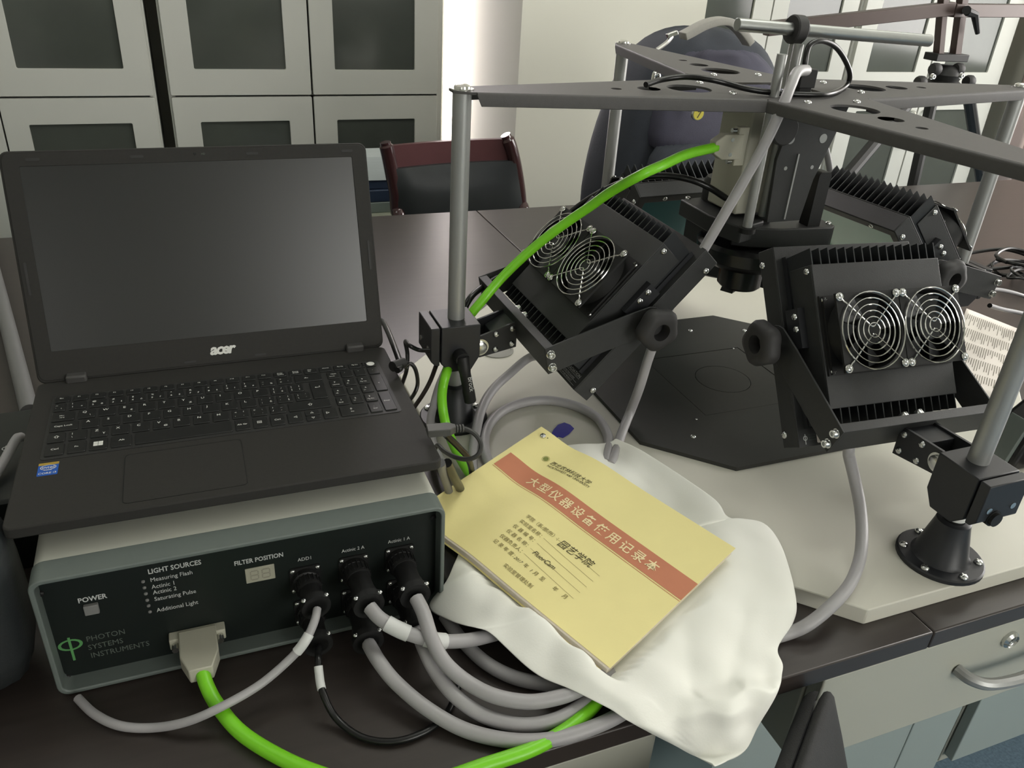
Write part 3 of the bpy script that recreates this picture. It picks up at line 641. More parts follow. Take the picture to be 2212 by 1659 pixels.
# ---- LED lamp panels
SS = 1.215/1.154*.001
def cross_frame(M, t): return (M, Vector(t), SS)
M_FR = Matrix(((.9994, .0347, -.0014), (-.02, .5431, -.8394), (-.0283, .839, .5435))); T_FR = Vector((.8009, .6701, 1.0105))
M_FL = Matrix(((.0296, .6815, -.7312), (-.9993, .0022, -.0384), (-.0246, .7318, .6811))); T_FL = Vector((.4908, .9822, 1.0186))
RZ = lambda a: Matrix.Rotation(R(a), 3, 'Z')
def about(T, a): return RZ(a) @ (T - C0) + C0
FIN = None; FANS = {}
def lamp_panel(name_label, M, t, o, u, pane, which):
    M = M.copy(); F = (M, t, SS)
    L = lambda a, b_, c: M @ (Vector((a, b_, c))*SS) + t
    U, V, N = M @ X, M @ Y, M @ Z
    root = thing('lamp_panel', name_label, 'lamp', C0 + o*HD + Z*.83, 'LED lamp panels around the rig')
    # housing: back sheet, side walls, front lip, LED window
    b = MB(F); b.box((-107, -128, -79), (107, 118, -77)); b.box((-107, -128, -107), (-105, 118, -79)); b.box((105, -128, -107), (107, 118, -79)); b.box((-105, -128, -107), (105, -126, -79)); b.box((-105, 116, -107), (105, 118, -79))
    b.plate_hole([(-105,-126),(105,-126),(105,116),(-105,116)], [(-92,-112),(92,-112),(92,103),(-92,103)], (0,0,-107), X, Y, Z*2)
    hs = b.build('housing', BLACK, root, bev=.0008)
    wn = MB(F).box((-93, -113, -103), (93, 104, -101)).build('led_window', pane, root)
    if which == 'B':
        MB(F).box((36, -108, -104.5), (84, -62, -103.2)).build('filter_patch', ORANGE, wn)
        for i in range(14): MB(F).box((-40+8*i, -54+.4*i, -104.4), (-37+8*i, -51.5+.4*i, -103.2)).build('amber_led_glint', AMBER, wn)
    if which == 'R':
        MB(F).box((-92, -60, -103.6), (92, -58.6, -103.1)).build('joint', BEZEL, wn)
    for v in (-112, 100):
        for s in (-1, 1): screw(hs, L(s*107, v, -101), U*s, .0048)
    for s in (-1, 1): screw(hs, L(s*60, 111, -107), -N, .0042)
    # heat sink with 16 fins
    k = MB(F).box((-97, -106, -77), (97, 104, -70)).build('heat_sink', BLACK2, root)
    global FIN
    if FIN is None:
        fb = MB(); w_, z0, z1 = .8, 0, 41.5
        vs = [(-w_, -104, z0), (w_, -104, z0), (w_, 102, z0), (-w_, 102, z0), (-w_, -103, z1), (w_, -103, z1), (w_, 104.5, z1), (-w_, 104.5, z1)]
        fb.add([Vector(v)*SS for v in vs], [(0,3,2,1),(4,5,6,7),(0,1,5,4),(1,2,6,5),(2,3,7,6),(3,0,4,7)]); FIN = fb.mesh('fin', mat('fin_black', rgb(48, 50, 52), .4, .3, nscale=90, namt=.1))
    for i in range(16): inst('fin', FIN, k, L(-94+188*i/15, 0, -70), M)
    # cover sheet and fan carrier
    b = MB(F); b.box((-97, -85, -29), (97, 85, -27)); b.box((-97, -85, -66), (-95.4, 85, -29)); b.box((95.4, -85, -66), (97, 85, -29))
    cv = b.build('fan_cover', BLACK, root, bev=.0008)
    for v in (78, -78):
        for s in (-1, 1): screw(cv, L(s*97, v, -36), U*s, .0045)
    b = MB(F); b.box((-94.5, -47, -27), (94.5, 47, -24.5)); b.build('fan_carrier', BPLAST, root)
    for v in (-42.3, 42):
        for s in (-1, 1): screw(root, L(s*88.5 - 0, v, -24.5), N, .0042)
    for fc in (-46.15, 46.15):
        n = 40; ci = circ(fc, 0, 43.5, n, math.pi/4); sqr = []
        for x, y in circ(0, 0, 1, n, math.pi/4):
            m = max(abs(x), abs(y)); sqr.append((fc + x/m*45.6, y/m*45.6))
        b = MB(F); b.plate_hole(sqr, ci, (0,0,-24.4), X, Y, Z*3); b.plate_hole(sqr, ci, (0,0,-4), X, Y, Z*3)
        b.plate_hole(circ(fc, 0, 45.2, n, math.pi/4), ci, (0,0,-22), X, Y, Z*19)
        fan = b.build('fan', BPLAST, root)
        r = MB(F); r.lathe([(0, -20), (17, -20), (17, -7), (15.5, -5.5), (0, -5.5)], (fc,0,0), Z, 20)
        for i in range(7):
            a = 2*math.pi*i/7
            c0, s0, c1, s1 = math.cos(a), math.sin(a), math.cos(a+.75), math.sin(a+.75)
            vs = [(fc+16*c0, 16*s0, -7), (fc+16*c1, 16*s1, -19), (fc+41.5*math.cos(a+.80), 41.5*math.sin(a+.80), -17), (fc+41.5*math.cos(a+.1), 41.5*math.sin(a+.1), -8)]
            r.add(vs + [(x, y, z-1.2) for x, y, z in vs], [(0,1,2,3), (7,6,5,4), (0,4,5,1), (1,5,6,2), (2,6,7,3), (3,7,4,0)])
        r.build('fan_rotor', mat('rotor_black', rgb(40, 41, 42), .35, nscale=60, namt=.1) if 'rotor_black' not in MATS else MATS['rotor_black'], fan)
        g = MB(F)
        for rr in (45, 37.6, 30.2, 22.8, 15.6, 8.4): g.tube([(fc+x, y, 2.2) for x, y in circ(0, 0, rr, 40)], .85, 6, closed=True)
        s2 = 41.25
        for sy in (-1, 1):
            pts = [(fc-s2, sy*s2, .6), (fc-s2+5, sy*(s2-6), .8), (fc-32, sy*32, 1.2), (fc-5, sy*7.5, 1.2), (fc, sy*4.6, 1.2), (fc+5, sy*7.5, 1.2), (fc+32, sy*32, 1.2), (fc+s2-5, sy*(s2-6), .8), (fc+s2, sy*s2, .6)]
            g.tube(spline(pts, 4), .95, 6)
            for sx in (-1, 1): g.tube([(fc+sx*s2+x, sy*s2+y, .4) for x, y in circ(0, 0, 4.4, 14)], .9, 6, closed=True)
        g.build('fan_guard', CHROME, fan)
        for sx in (-1, 1):
            for sy in (-1, 1): screw(fan, L(fc+sx*s2, sy*s2, -.8), N, .0042)
    # yoke: bar, two arms, pivots and knobs
    d1 = Vector((0, .82, -.572)); d2 = Vector((0, -.572, -.82)); c = Vector((0, -115, -9))
    b = MB(F); b.obox(c - d1*2, (114, 0, 0), d1*6, d2*19); b.build('yoke_bar', BLACK, root, bev=.0006)
    for s in (-1, 1):
        b = MB(F); x0 = 114*s
        prof = []
        A = lambda a, e: (Vector((0, -115, -9)) + d1*a + d2*e)
        pv = Vector((0, 2, -82)); la = (pv - c).dot(d1); le = (pv - c).dot(d2)
        pts = [(-8, -19), (-8, 19), (la-30, le+20)] + [(la + 21*math.cos(R(q_)), le + 21*math.sin(R(q_))) for q_ in range(75, -90, -22)] + [(la-30, le-20)]
        b.prism(pts, Vector((x0, -115, -9)), d1, d2, X*(2.5*s)); ar = b.build('yoke_arm', BLACK, root, bev=.0005)
        for e in (-9.5, 9.5): bolt(root, M @ ((A(-2, e) + X*(x0+2.5*s))*SS) + t, U*s, .0048)
        b = MB(F); b.obox((s*102, 14, -60), (5, 0, 0), (0, 24, 0), (0, 0, 11)); b.cyl((s*106, 2, -82), (s*120, 2, -82), 7, n=14); pb = b.build('pivot_block', BLACK2, root)
        for v in (13, 28): screw(pb, L(s*107, v, -55), U*s, .0045)
        MB(F).lathe([(0, 0), (9, 0), (9, 1.5), (5, 1.5), (5, 6), (0, 6)], (s*116.5, 2, -82), X*s, 16).build('washer', SCREW, root)
        # star knob with four lobes and a hollow middle
        nn = 48; rad = lambda a: 27.5 + 1.8*math.cos(5*a)
        b = MB(F); pl = []
        e1, e2 = Y, Z
        def ring(rf, h): return [Vector((s*(120+h), 2, -82)) + Y*(rf*rad(2*math.pi*i/nn)*math.cos(2*math.pi*i/nn)) + Z*(rf*rad(2*math.pi*i/nn)*math.sin(2*math.pi*i/nn)) for i in range(nn)]
        def circr(r_, h): return [Vector((s*(120+h), 2, -82)) + Y*(r_*math.cos(2*math.pi*i/nn)) + Z*(r_*math.sin(2*math.pi*i/nn)) for i in range(nn)]
        rs = [circr(10, 0), circr(14, 4), ring(.92, 9), ring(1, 13), ring(1, 22), ring(.88, 28), ring(.62, 30), circr(11.5, 29), circr(10.5, 22), circr(10, 14)]
        vs = [v for r_ in rs for v in r_]; fs = []
        for j in range(len(rs)-1): fs += [(j*nn+i, j*nn+(i+1) % nn, (j+1)*nn+(i+1) % nn, (j+1)*nn+i) for i in range(nn)]
        fs.append(tuple(range((len(rs)-1)*nn, len(rs)*nn))); fs.append(tuple(range(nn)))
        b.add(vs, fs); b.build('knob', RUBBER, root, ang=55)
    # bracket from the bar to the clamp on the post, in post coordinates: o outward, u lateral, Z
    P0 = C0 + o*HD
    bc = M @ (c*SS) + t
    zb = bc.z - .012; zc = .898; rin = (bc - P0).dot(-o) - .006
    sg = 1 if u.dot(CAM - P0) > 0 else -1          # the bracket plate with the screws is on this side
    def Q(r, l, z): return P0 - o*r + u*l + Z*z
    for l, wd in ((sg*.021, sg*.004), (-sg*.025, sg*.004)):
        b = MB(); poly = [(rin, zb+.020), (rin, zb-.020), (.028, zc-.0165), (.018, zc-.013), (.0145, zc), (.018, zc+.013), (.028, zc+.0165)]
        b.prism([(r, z) for r, z in poly], P0 + u*l, -o, Z, u*wd); pl = b.build('bracket_plate', BLACK2, root, bev=.0004)
        if l*sg > 0:
            dirv = (Vector((rin, 0, zb)) - Vector((.028, 0, zc))).normalized()
            for f_ in (.42, .86):
                for h in (-.0115, .0115):
                    r = .028 + (rin-.028)*f_; z = zc + (zb-zc)*f_ + h; screw(pl, Q(r, sg*.025, z), u*sg, .0045)
            MB().lathe([(0, 0), (.0125, 0), (.0125, .0015), (.0095, .0015), (.0095, .004), (.008, .005), (0, .005)], Q(.028, sg*.025, zc), u*sg, 24).build('pivot_pin', SCREW, pl)
    b = MB(); b.prism([(rin, zb+.017), (rin, zb-.017), (.050, zc-.010), (.050, zc+.012)], P0 - u*.021, -o, Z, u*.042); b.build('bracket_block', BLACK2, root, bev=.0008)
    for l in (-.012, .012): bolt(root, M @ ((Vector((0, -115, -9)) + d1*4 - d2*9)*SS) + t + u*l, M @ d1, .0062)
    # split clamp
    zt, zl = (.936, .867) if which in 'LR' else (.915, .846)
    b = MB(); oc = [(-.030, zt), (.026, zt), (.026, zl+.020), (.014, zl), (-.016, zl), (-.030, zl+.014)]
    b.prism(oc, P0 - u*.031, -o, Z, u*.062); cl = b.build('clamp', BLACK2, root, bev=.0012)
    b = MB(); b.prism([(-.045, zt), (-.032, zt), (-.032, zl+.012), (-.038, zl+.012), (-.045, zl+.02)], P0 - u*.031, -o, Z, u*.062); b.build('clamp_jaw', BLACK2, root, bev=.0012)
    for l in (-.018, .018): b = MB().cyl(Q(-.046, l, (zt+zl)/2), Q(-.028, l, (zt+zl)/2), .004, n=12).build('clamp_bolt', SCREW, cl)
    # clamp lever
    if which == 'L':
        b = MB(); hp = P0 + Vector((-.004, -.034, zl+.026-0)); b.cyl(hp + Y*.004, hp - Y*.014, .010, n=18)
        b.tube(spline([hp - Y*.012 + Z*.004, hp + Vector((.002, -.018, -.018)), hp + Vector((.007, -.020, -.045)), hp + Vector((.010, -.021, -.062))], 6), [.0085]*6 + [.0078]*6 + [.0085]*7, 12)
        lv = b.build('clamp_lever', BPLAST, cl); MB().lathe([(.0045, 0), (.0045, .002), (.002, .003), (0, .003)], hp - Y*.014, -Y, 14).build('lever_screw', SCREW, cl)
        b = MB(); b.obox(hp + Vector((.0055, -.0278, -.038)), (.0052, 0, .0006), (0, .0006, 0), (.0012, 0, .020)); 
        q = text_mb('Brock', .0098, hp + Vector((.0022, -.0292, -.019)), Vector((.16, 0, -.987)), Vector((.987, 0, .16)), 'LEFT', .0001); q.build('lever_mark', PRINTG, cl)
    else:
        b = MB(); hp = Q(.026 - .052, 0, 0)
        a = P0 + o*.0 - u*.012 + o*.046 + Z*(zl+.028) if which != 'F' else P0 - Y*.030 - X*.006 + Z*(zl+.022)
        d = o
        b.cyl(a - d*.0, a + d*.016, .0105, n=18); b.cyl(a + d*.014, a + d*.020, .0085, n=18); b.build('clamp_lever', BPLAST, cl)
        b = MB(); s0 = P0 + u*.031 + Z*(zl+.024)
        for i in range(3): b.ball(s0 + u*.006 + Vector((0, 0, -.008+.008*i)), .0062, n=10, m=6)
        b.cyl(s0, s0 + u*.006, .006); b.build('clamp_knob', RUBBER, cl)
    # print on the housing back, below the heat sink
    if which == 'F':
        g = MB(F); g.plate_hole([(-97+x, -117.5+y) for x, y in circ(0, 0, 3)], [(-97+x, -117.5+y) for x, y in circ(0, 0, 2.2)], (0,0,-77), X, Y, Z*.2); g.box((-97.4, -125, -77), (-96.6, -112.5, -76.8)); g.build('emblem', PRINTG, hs)
        for i, s_ in enumerate(('PHOTON', 'SYSTEMS', 'INSTRUMENTS')): text_mb(s_, .0026, L(-92, -115-3*i, -77), U, V, 'LEFT', .0003).build('lettering', LOGOW, hs)
        lab = MB(F).prism(rrect(-80, -125, -52, -112.5, 1.5, 3), (0,0,-77), X, Y, Z*.3).build('label', PAPER, hs)
        text_mb('SN:', .0055, L(-66, -120.5, -76.6), U, V, 'LEFT', .0002).build('label_print', INKB, hs)
    if which == 'L':
        for s_, sz, uu, vv in (('LED RADIATION', .0068, 99, -112.5), ('USE PROTECTIVE GLASSES', .0036, 99, -118.2), ('CLASS 1M LED PRODUCT', .0036, 99, -123.2)):
            text_mb(s_, sz, L(52, vv, -77), U, V, 'LEFT', .0003).build('lettering', PRINTG, hs)
        for y_ in (-113.8, -119.4, -124.6): MB(F).box((52, y_, -77), (100, y_+.35, -76.8)).build('print_rule', PRINTG, hs)
    return root
lamp_panel('black LED lamp panel with two chromed fans at the near right of the rig', M_FR, T_FR, *ARM['F'], TEAL, 'F')
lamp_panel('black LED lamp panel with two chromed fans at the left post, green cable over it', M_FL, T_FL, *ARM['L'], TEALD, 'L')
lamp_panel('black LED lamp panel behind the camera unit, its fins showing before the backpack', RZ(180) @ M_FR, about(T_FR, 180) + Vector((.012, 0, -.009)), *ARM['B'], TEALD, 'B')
lamp_panel('black LED lamp panel at the far right of the rig with a pale teal window', RZ(180) @ M_FL, about(T_FL, 180) + Vector((.026, 0, .019)), *ARM['R'], TEAL, 'R')

# ---- camera unit hanging in the middle
cu = thing('camera_unit', 'black and beige camera unit with two silver rods hanging in the middle of the rig', 'camera', (CX, CYC, 1.03))
MB().box((.748, .972, 1.062), (.815, 1.045, 1.228)).build('camera_body', BEIGE, cu, bev=.003)
for px, py, top_z, bot, rr in ((1690, 117, 1.288, 1.052, .0068), (1726, 95, 1.303, 1.06, .0068)):
    p = on_y(px, py, .925 if px < 1700 else .965); q_ = Vector((p.x, p.y, 0))
    b = MB().cyl(q_ + Z*bot, q_ + Z*(p.z), rr, n=18); rd = b.build('guide_rod', ALU, cu)
    b = MB().lathe([(.0068, 0), (.0125, 0), (.0125, .007), (.0068, .008)], q_ + Z*1.052, Z, 20); b.build('rod_collar', BPLAST, rd)
    MB().lathe([(.0068, -.006), (.012, -.006), (.012, .0), (.0068, .001)], q_ + Z*(ZP-.001), Z, 20).build('rod_collar', BPLAST, rd)
# bracket plates in front of and beside the body, with round holes and a slot
def hole_plate(o, ex, ey, ez, outline, holes, name, m):
    b = MB(); b.prism(outline, o, ex, ey, ez); p = b.build(name, m, cu, bev=.0006)
    for hx, hy, r in holes: MB().prism(circ(hx, hy, r, 18), Vector(o) + Vector(ez)*1.0, ex, ey, Vector(ez).normalized()*.0004).build('hole_plug', ALU, p)
    return p
hole_plate((.776, .936, 1.062), X, Z, -Y*.006, [(.0, .0), (.058, 0), (.066, .06), (.100, .165), (0.010, .172), (-.006, .09)], [(.010, .118, .0065), (.066, .118, .0065), (.012, .078, .0028), (.058, .078, .0028)], 'bracket_plate', BLACK)
MB().box((.803, .9275, 1.066), (.8055, .930, 1.160)).build('slot_strip', ALU, cu)
MB().prism(rrect(.850, 1.045, .872, 1.132, .006, 4), (0, .948, 0), X, Z, -Y*.020).build('side_block', BPLAST, cu)
MB().lathe([(.0, 0), (.019, 0), (.021, .002), (.021, .012), (.019, .014), (0, .014)], (.762, .928, 1.196), -Y, 30).build('focus_knob', RUBBER, cu)
# base block with its two wings, lens and filter wheel
def top_poly(pxs, z): return [(on_z(px, py, z).x, on_z(px, py, z).y) for px, py in pxs]
b = MB(); b.prism(top_poly([(1585, 488), (1598, 466), (1650, 446), (1725, 451), (1760, 466), (1804, 487), (1798, 491), (1690, 495), (1627, 493)], 1.052), (0, 0, 1.022), X, Y, Z*.030); b.build('base_block', BLACK, cu, bev=.002)
b = MB(); b.prism(top_poly([(1470, 430), (1518, 425), (1590, 436), (1650, 452), (1650, 478), (1602, 492), (1530, 464)], 1.058), (0, 0, 1.033), X, Y, Z*.025); b.build('filter_wing', BLACK, cu, bev=.002)
# shield plate below the filter wheel, with a small chrome handle and a foot
s1, s2 = on_y(1522, 597, 1.075), on_y(1655, 623, .985); dv_ = (s2 - s1); dv_.z = 0; dv_.normalize(); nv = Vector((dv_.y, -dv_.x, 0))
b = MB(); L_ = (Vector((s2.x, s2.y, 0)) - Vector((s1.x, s1.y, 0))).length; b.prism([(-.05, s1.z), (L_+.02, s2.z), (L_+.02, 1.03), (-.05, 1.03)], (s1.x, s1.y, 0), dv_, Z, -nv*.012); sh = b.build('light_shield', BLACK, cu, bev=.001)
def on_sh(px, py): return on_plane_(px, py, Vector((s1.x, s1.y, 0)), nv)
def on_plane_(px, py, o, n): v = _ray(px, py); return CAM + v * ((o - CAM).dot(n) / v.dot(n))
for px, py in ((1528, 584), (1644, 575)): screw(sh, on_sh(px, py), nv, .0048)
MB().tube([on_sh(1600, 578) + nv*.002, on_sh(1600, 578) + nv*.006, on_sh(1643, 586) + nv*.006, on_sh(1643, 586) + nv*.002], .0020, 8).build('handle', CHROME, sh)
f0, f1 = on_sh(1577, 596), on_sh(1604, 600); b = MB(); b.prism([(0, 0), ((f1-f0).length, 0), ((f1-f0).length - .006, -.024), (-.006, -.024)], f0 + Z*.002, dv_, Z, nv*.018); b.build('foot_bracket', BLACK, sh, bev=.0006)
MB().lathe([(0, 0), (.030, 0), (.030, .030), (.026, .036), (0, .036)], (on_z(1556, 432, 1.058).x, on_z(1556, 432, 1.058).y, 1.058), Z, 28).build('motor_cap', BPLAST, cu)
MB().lathe([(0, -.004), (.035, -.004), (.045, 0), (.060, .004), (.074, .016), (.076, .034), (.070, .040), (0, .040)], (CX-.008, CYC-.006, .980), Z, 40).build('lens_ring', GLOSSB, cu)
MB().lathe([(0, 0), (.030, 0), (.034, .004), (.034, .034), (0, .034)], (CX-.008, CYC-.006, .944), Z, 32).build('lens', GLOSSB, cu)
for px, py, z in ((1611, 493, 1.052), (1789, 483, 1.052), (1486, 429, 1.058), (1520, 428, 1.058)): screw(cu, on_z(px, py, z), Z, .0045)
# horizontal steel rod with its black collar, held above the plate
hr = thing('crossbar_rod', 'polished steel rod with a black clamp ring above the top plate', 'rod', on_y(1715, 62, .98))
pa, pb = on_y(1592, 53, .985), on_y(2008, 88, .98); 
MB().cyl(pa, pb, .0083, n=24).build('rod', STEEL, hr, bev=.0006)
dv = (pb-pa).normalized(); pc_ = pa + (pb-pa)*((1712-1592)/(2008-1592))
MB().lathe([(.0083, -.010), (.017, -.010), (.0185, -.008), (.0185, .006), (.017, .008), (.0105, .008), (.0105, .014), (.0083, .014)], pc_, dv, 28).build('clamp_ring', RUBBER, hr)
MB().cyl(pc_ - Z*.016, Vector((pc_.x, pc_.y, ZP)), .006, n=14).build('stem', ALU, hr)
# ------------------------------------------------------------------ cables
def on_plane(px, py, o, n): v = _ray(px, py); o = Vector(o); n = Vector(n); return CAM + v * ((o - CAM).dot(n) / v.dot(n))
def path(pts):
    out = []
    for p in pts:
        if isinstance(p, Vector): out.append(p)
        elif p[2] == 'y': out.append(on_y(p[0], p[1], p[3]))
        elif p[2] == 'x': out.append(on_x(p[0], p[1], p[3]))
        else: out.append(on_z(*p))
    return out
def cable(name, label, pts, r, m, group=None, n=10, q=8):
    P = spline(path(pts), q); base = min(P, key=lambda v: v.z); t = thing(name, label, 'cable', base - Z*r, group)
    b = MB().tube(P, r, n); b.build('sheath', m, t, ang=70); return t, P
def sleeve(t, P, i, j, r, m=SLEEVE, name='marker_sleeve'): MB().tube(P[i:j], r, 12).build(name, m, t, ang=60)
def plug(t, sx, sz, end, small=False):
    """round black panel plug: coupling ring on the socket, body, strain relief clamp with two screws"""
    a = Vector((sx, FPY-.002, sz)); e = Vector(end); d = (e - a).normalized(); L = (e - a).length; k = .92 if small else 1.
    b = MB(); b.lathe([(.0128*k, 0), (.0136*k, .002), (.0136*k, .016), (.0128*k, .018), (.0118*k, .018), (.0118*k, .036), (.0128*k, .040), (.0132*k, L-.012), (.0112*k, L-.012), (.0112*k, L-.002), (0, L-.002)], a, d, 24)
    p = b.build('plug', BPLAST, t)
    g = MB()
    for i in range(18): g.obox(a + d*.009 + (d.orthogonal().normalized()*math.cos(i*math.pi/9) + d.cross(d.orthogonal().normalized())*math.sin(i*math.pi/9))*.0137*k, d*.006, d.orthogonal()*.0005, d.cross(d.orthogonal())*.0005)
    g.build('grip_ribs', BPLAST, p)
    cr = MB(); cr.lathe([(.0112*k, L-.010), (.0158*k, L-.010), (.0158*k, L-.002), (.0112*k, L-.002)], a, d, 20); cr.build('clamp_ring', BPLAST, p)
    sd = d.cross(Z).normalized(); up = sd.cross(d)
    for s in (-1, 1): inst('screw', ME_SCREW, p, a + d*(L-.006) + sd*s*.0120*k + up*.0105*k, rot_z(up), .0028)
RG = .0072
GC = 'grey and black cables plugged into the control box'
ends = {}
def panel_cable(label, i, pts, r, m, small=False, slv=(), name='cable'):
    sx, sz = SOCK[i]; P0 = path(pts[:1])[0]
    t, P = cable(name, label, pts, r, m, GC); plug(t, sx, sz, P0, small)
    for a, c in slv: sleeve(t, P, a, c, r+.0008)
    return t
EZ = [SOCK[i][1]-.0015 for i in range(6)]; E1 = on_z(685, 1316, EZ[0]); E2 = on_z(689, 1398, EZ[1]); E3 = on_z(799, 1312, EZ[2]); E4 = on_z(797, 1392, EZ[3]); E5 = on_z(899, 1292, EZ[4]); E6 = on_z(903, 1364, EZ[5])
panel_cable('thin grey cable from the ADD1 upper plug running left under the control box', 0, [E1, (680, 1340, 0.8171), (662, 1380, 0.8075), (630, 1420, 0.7934), (560, 1480, 0.7793), (470, 1531, .775), (400, 1560, .765), (330, 1572, .7555), (260, 1568, .7555), (205, 1543, .755), (168, 1508, .755)], .0042, CGREY, True, ((14, 23),))
panel_cable('thin black cable with a white tag from the lower ADD1 plug', 1, [E2, (687, 1420, 0.7867), (689, 1452, 0.7808), (697, 1495, .777), (725, 1550, .760), (780, 1592, .7545), (850, 1602, .754), (920, 1580, .754), (962, 1545, .754), (985, 1500, .754), (1000, 1450, .754)], .0034, CBLACK, True, ((13, 24),))
panel_cable('thick grey cable with two white sleeves from the upper Actinic 2 plug', 2, [E3, (822, 1337, 0.8156), (862, 1360, 0.8089), (905, 1376, 0.8023), (955, 1385, 0.7956), (1010, 1383, .782), (1065, 1371, .774), (1110, 1356, .766), (1150, 1340, .759)], RG, CGREY, False, ((11, 21), (26, 34)))
panel_cable('longest thick grey cable from the lower Actinic 2 plug, outermost of the loops', 3, [E4, (818, 1428, 0.7838), (855, 1474, 0.7742), (920, 1529, .766), (1000, 1575, .7585), (1090, 1598, .7575), (1180, 1599, .7575), (1265, 1577, .7575), (1345, 1540, .7575), (1420, 1480, .7575)], RG, CGREY)
panel_cable('thick grey cable from the upper Actinic 1 plug, passing before the cloth edge', 4, [E5, (915, 1325, 0.8156), (932, 1378, 0.8067), (960, 1430, 0.7934), (1010, 1474, 0.7808), (1070, 1504, .776), (1140, 1516, .771), (1200, 1508, .770), (1250, 1490, .769), (1320, 1450, .766)], RG, CGREY)
panel_cable('thick grey cable from the lower Actinic 1 plug, second loop from the outside', 5, [E6, (917, 1402, 0.7853), (942, 1452, 0.7764), (985, 1505, .770), (1050, 1548, .760), (1130, 1566, .7575), (1205, 1553, .7575), (1275, 1513, .7575), (1340, 1465, .7575)], RG, CGREY)
cable('cable', 'grey cable running under the other loops to the cloth, innermost of them', [(960, 1330, .762), (1000, 1385, .7575), (1050, 1432, .7575), (1110, 1463, .7575), (1175, 1477, .7575), (1240, 1480, .7575), (1310, 1470, .7575)], RG, CGREY)

# green camera cable: a beige hood at each end
gp = [on_z(437, 1450, .7795), (447, 1482, .773), (470, 1524, .765), (520, 1582, .759), (600, 1633, .7572), (690, 1672, .7572), (800, 1700, .7572), (930, 1690, .7572), (1050, 1652, .7572), (1140, 1622, .7572), (1200, 1591, .7572), (1250, 1556, .7572), (1295, 1508, .7575), (1320, 1440, .760), (1290, 1320, .765), (1200, 1200, .782), (1090, 1100, .782), (1025, 1035, .784), (992, 985, .79), (967, 930, .80), (956, 880, .83), (956, 840, .850), (966, 800, .87),
      on_y(985, 748, 1.03), on_y(1007, 694, 1.02)]
NFL = M_FL @ Z
for px, py, off in ((1043, 648, .030), (1076, 609, .028), (1108, 576, .027), (1145, 542, .026), (1188, 507, .026), (1232, 475, .026), (1275, 446, .028), (1320, 414, .034)): gp.append(on_plane(px, py, T_FL + NFL*off, NFL))
gp += [(1386, 377, 'y', .925), (1435, 355, 'y', .935), (1485, 333, 'y', .942), (1547, 318, 'y', .95)]
gc, P = cable('camera_cable', 'bright green cable from the CAMERA socket up to the camera unit', gp, .0068, CGREEN, n=12)
# hood at the control box
hq = fpx(430, 1383); hx = hq.x; hz = .7795; b = MB()
pl = [(-.0175, 0), (-.0175, -.034), (-.0105, -.054), (.0105, -.054), (.0175, -.034), (.0175, 0)]
b.prism([(x+hx+y*-.02, FPY-.004+y) for x, y in pl], (0, 0, hz-.0080), X, Y, Z*.016); h = b.build('connector_hood', DSUB, gc, bev=.0012)
MB().box((hx-.026, FPY-.012, hz-.0062), (hx+.026, FPY, hz+.0062)).build('connector_shell', DSUB, h, bev=.001)
for s in (-1, 1):
    MB().cyl((hx+s*.0208, FPY-.001, hz), (hx+s*.0208, FPY-.020, hz), .0033, n=12).build('thumb_screw', SCREW, h)
    MB().cyl((hx+s*.0095, FPY-.020, hz+.0072), (hx+s*.0095, FPY-.020, hz+.0079), .0028, n=14).build('hood_screw', SCREW, h)
# hood at the camera
b = MB(); cxh = .727; cy_, cz_ = .952, 1.168
b.prism([(0, -.017), (-.030, -.017), (-.044, -.008), (-.044, .008), (-.030, .017), (0, .017)], (cxh-.008, cy_-.0075, cz_), X, Z, Y*.015); h = b.build('connector_hood', DSUB, gc, bev=.0012)
MB().box((cxh-.016, cy_-.006, cz_-.026), (cxh, cy_+.006, cz_+.026)).build('connector_shell', DSUB, h, bev=.001)
for s in (-1, 1):
    MB().cyl((cxh-.002, cy_, cz_+s*.021), (cxh-.024, cy_, cz_+s*.021), .0033, n=12).build('thumb_screw', SCREW, h)
    MB().cyl((cxh-.026, cy_-.0072, cz_+s*.010), (cxh-.026, cy_-.0080, cz_+s*.010), .0028, n=14).build('hood_screw', SCREW, h)

# cables on the rig
kp = [(1742, 152, 'y', .93), (1722, 156, 'y', .915), (1708, 185, 'y', .90), (1690, 230, 'y', .888), (1655, 305, 'y', .885), (1610, 385, 'y', .885), (1565, 462, 'y', .885), (1522, 535, 'y', .885), (1485, 595, 'y', .885), (1452, 650, 'y', .885), (1425, 710, 'y', .885), (1402, 770, 'y', .883), (1382, 835, 'y', .88), (1362, 888, .797), (1345, 930, .7835), (1334, 962, .7795), (1318, 1005, .7795)]
cable('cable', 'long grey cable hanging from the top plate past the front knob to the cloth', kp, RG, CGREY)
cable('cable', 'grey cable dropping from the near right lamp panel over the board edge', [M_FR @ (Vector((-52, -116, -92))*SS) + T_FR, (1829, 962, .880), (1834, 985, .866), (1846, 1035, .838), (1858, 1095, .815), (1862, 1155, .800), (1856, 1212, .790), (1833, 1266, .783), (1793, 1311, .779), (1745, 1349, .767), (1700, 1369, .7575), (1630, 1388, .7575)], RG, CGREY)
cable('cable', 'grey cable from the left lamp panel passing right of the left flange', [M_FL @ (Vector((20, -118, -92))*SS) + T_FL, (1150, 770, .825), (1100, 808, .803), (1062, 845, .794), (1040, 885, .790), (1030, 925, .786), (1022, 975, .7795), (1022, 1020, .7795), (1040, 1090, .7795)], RG, CGREY)
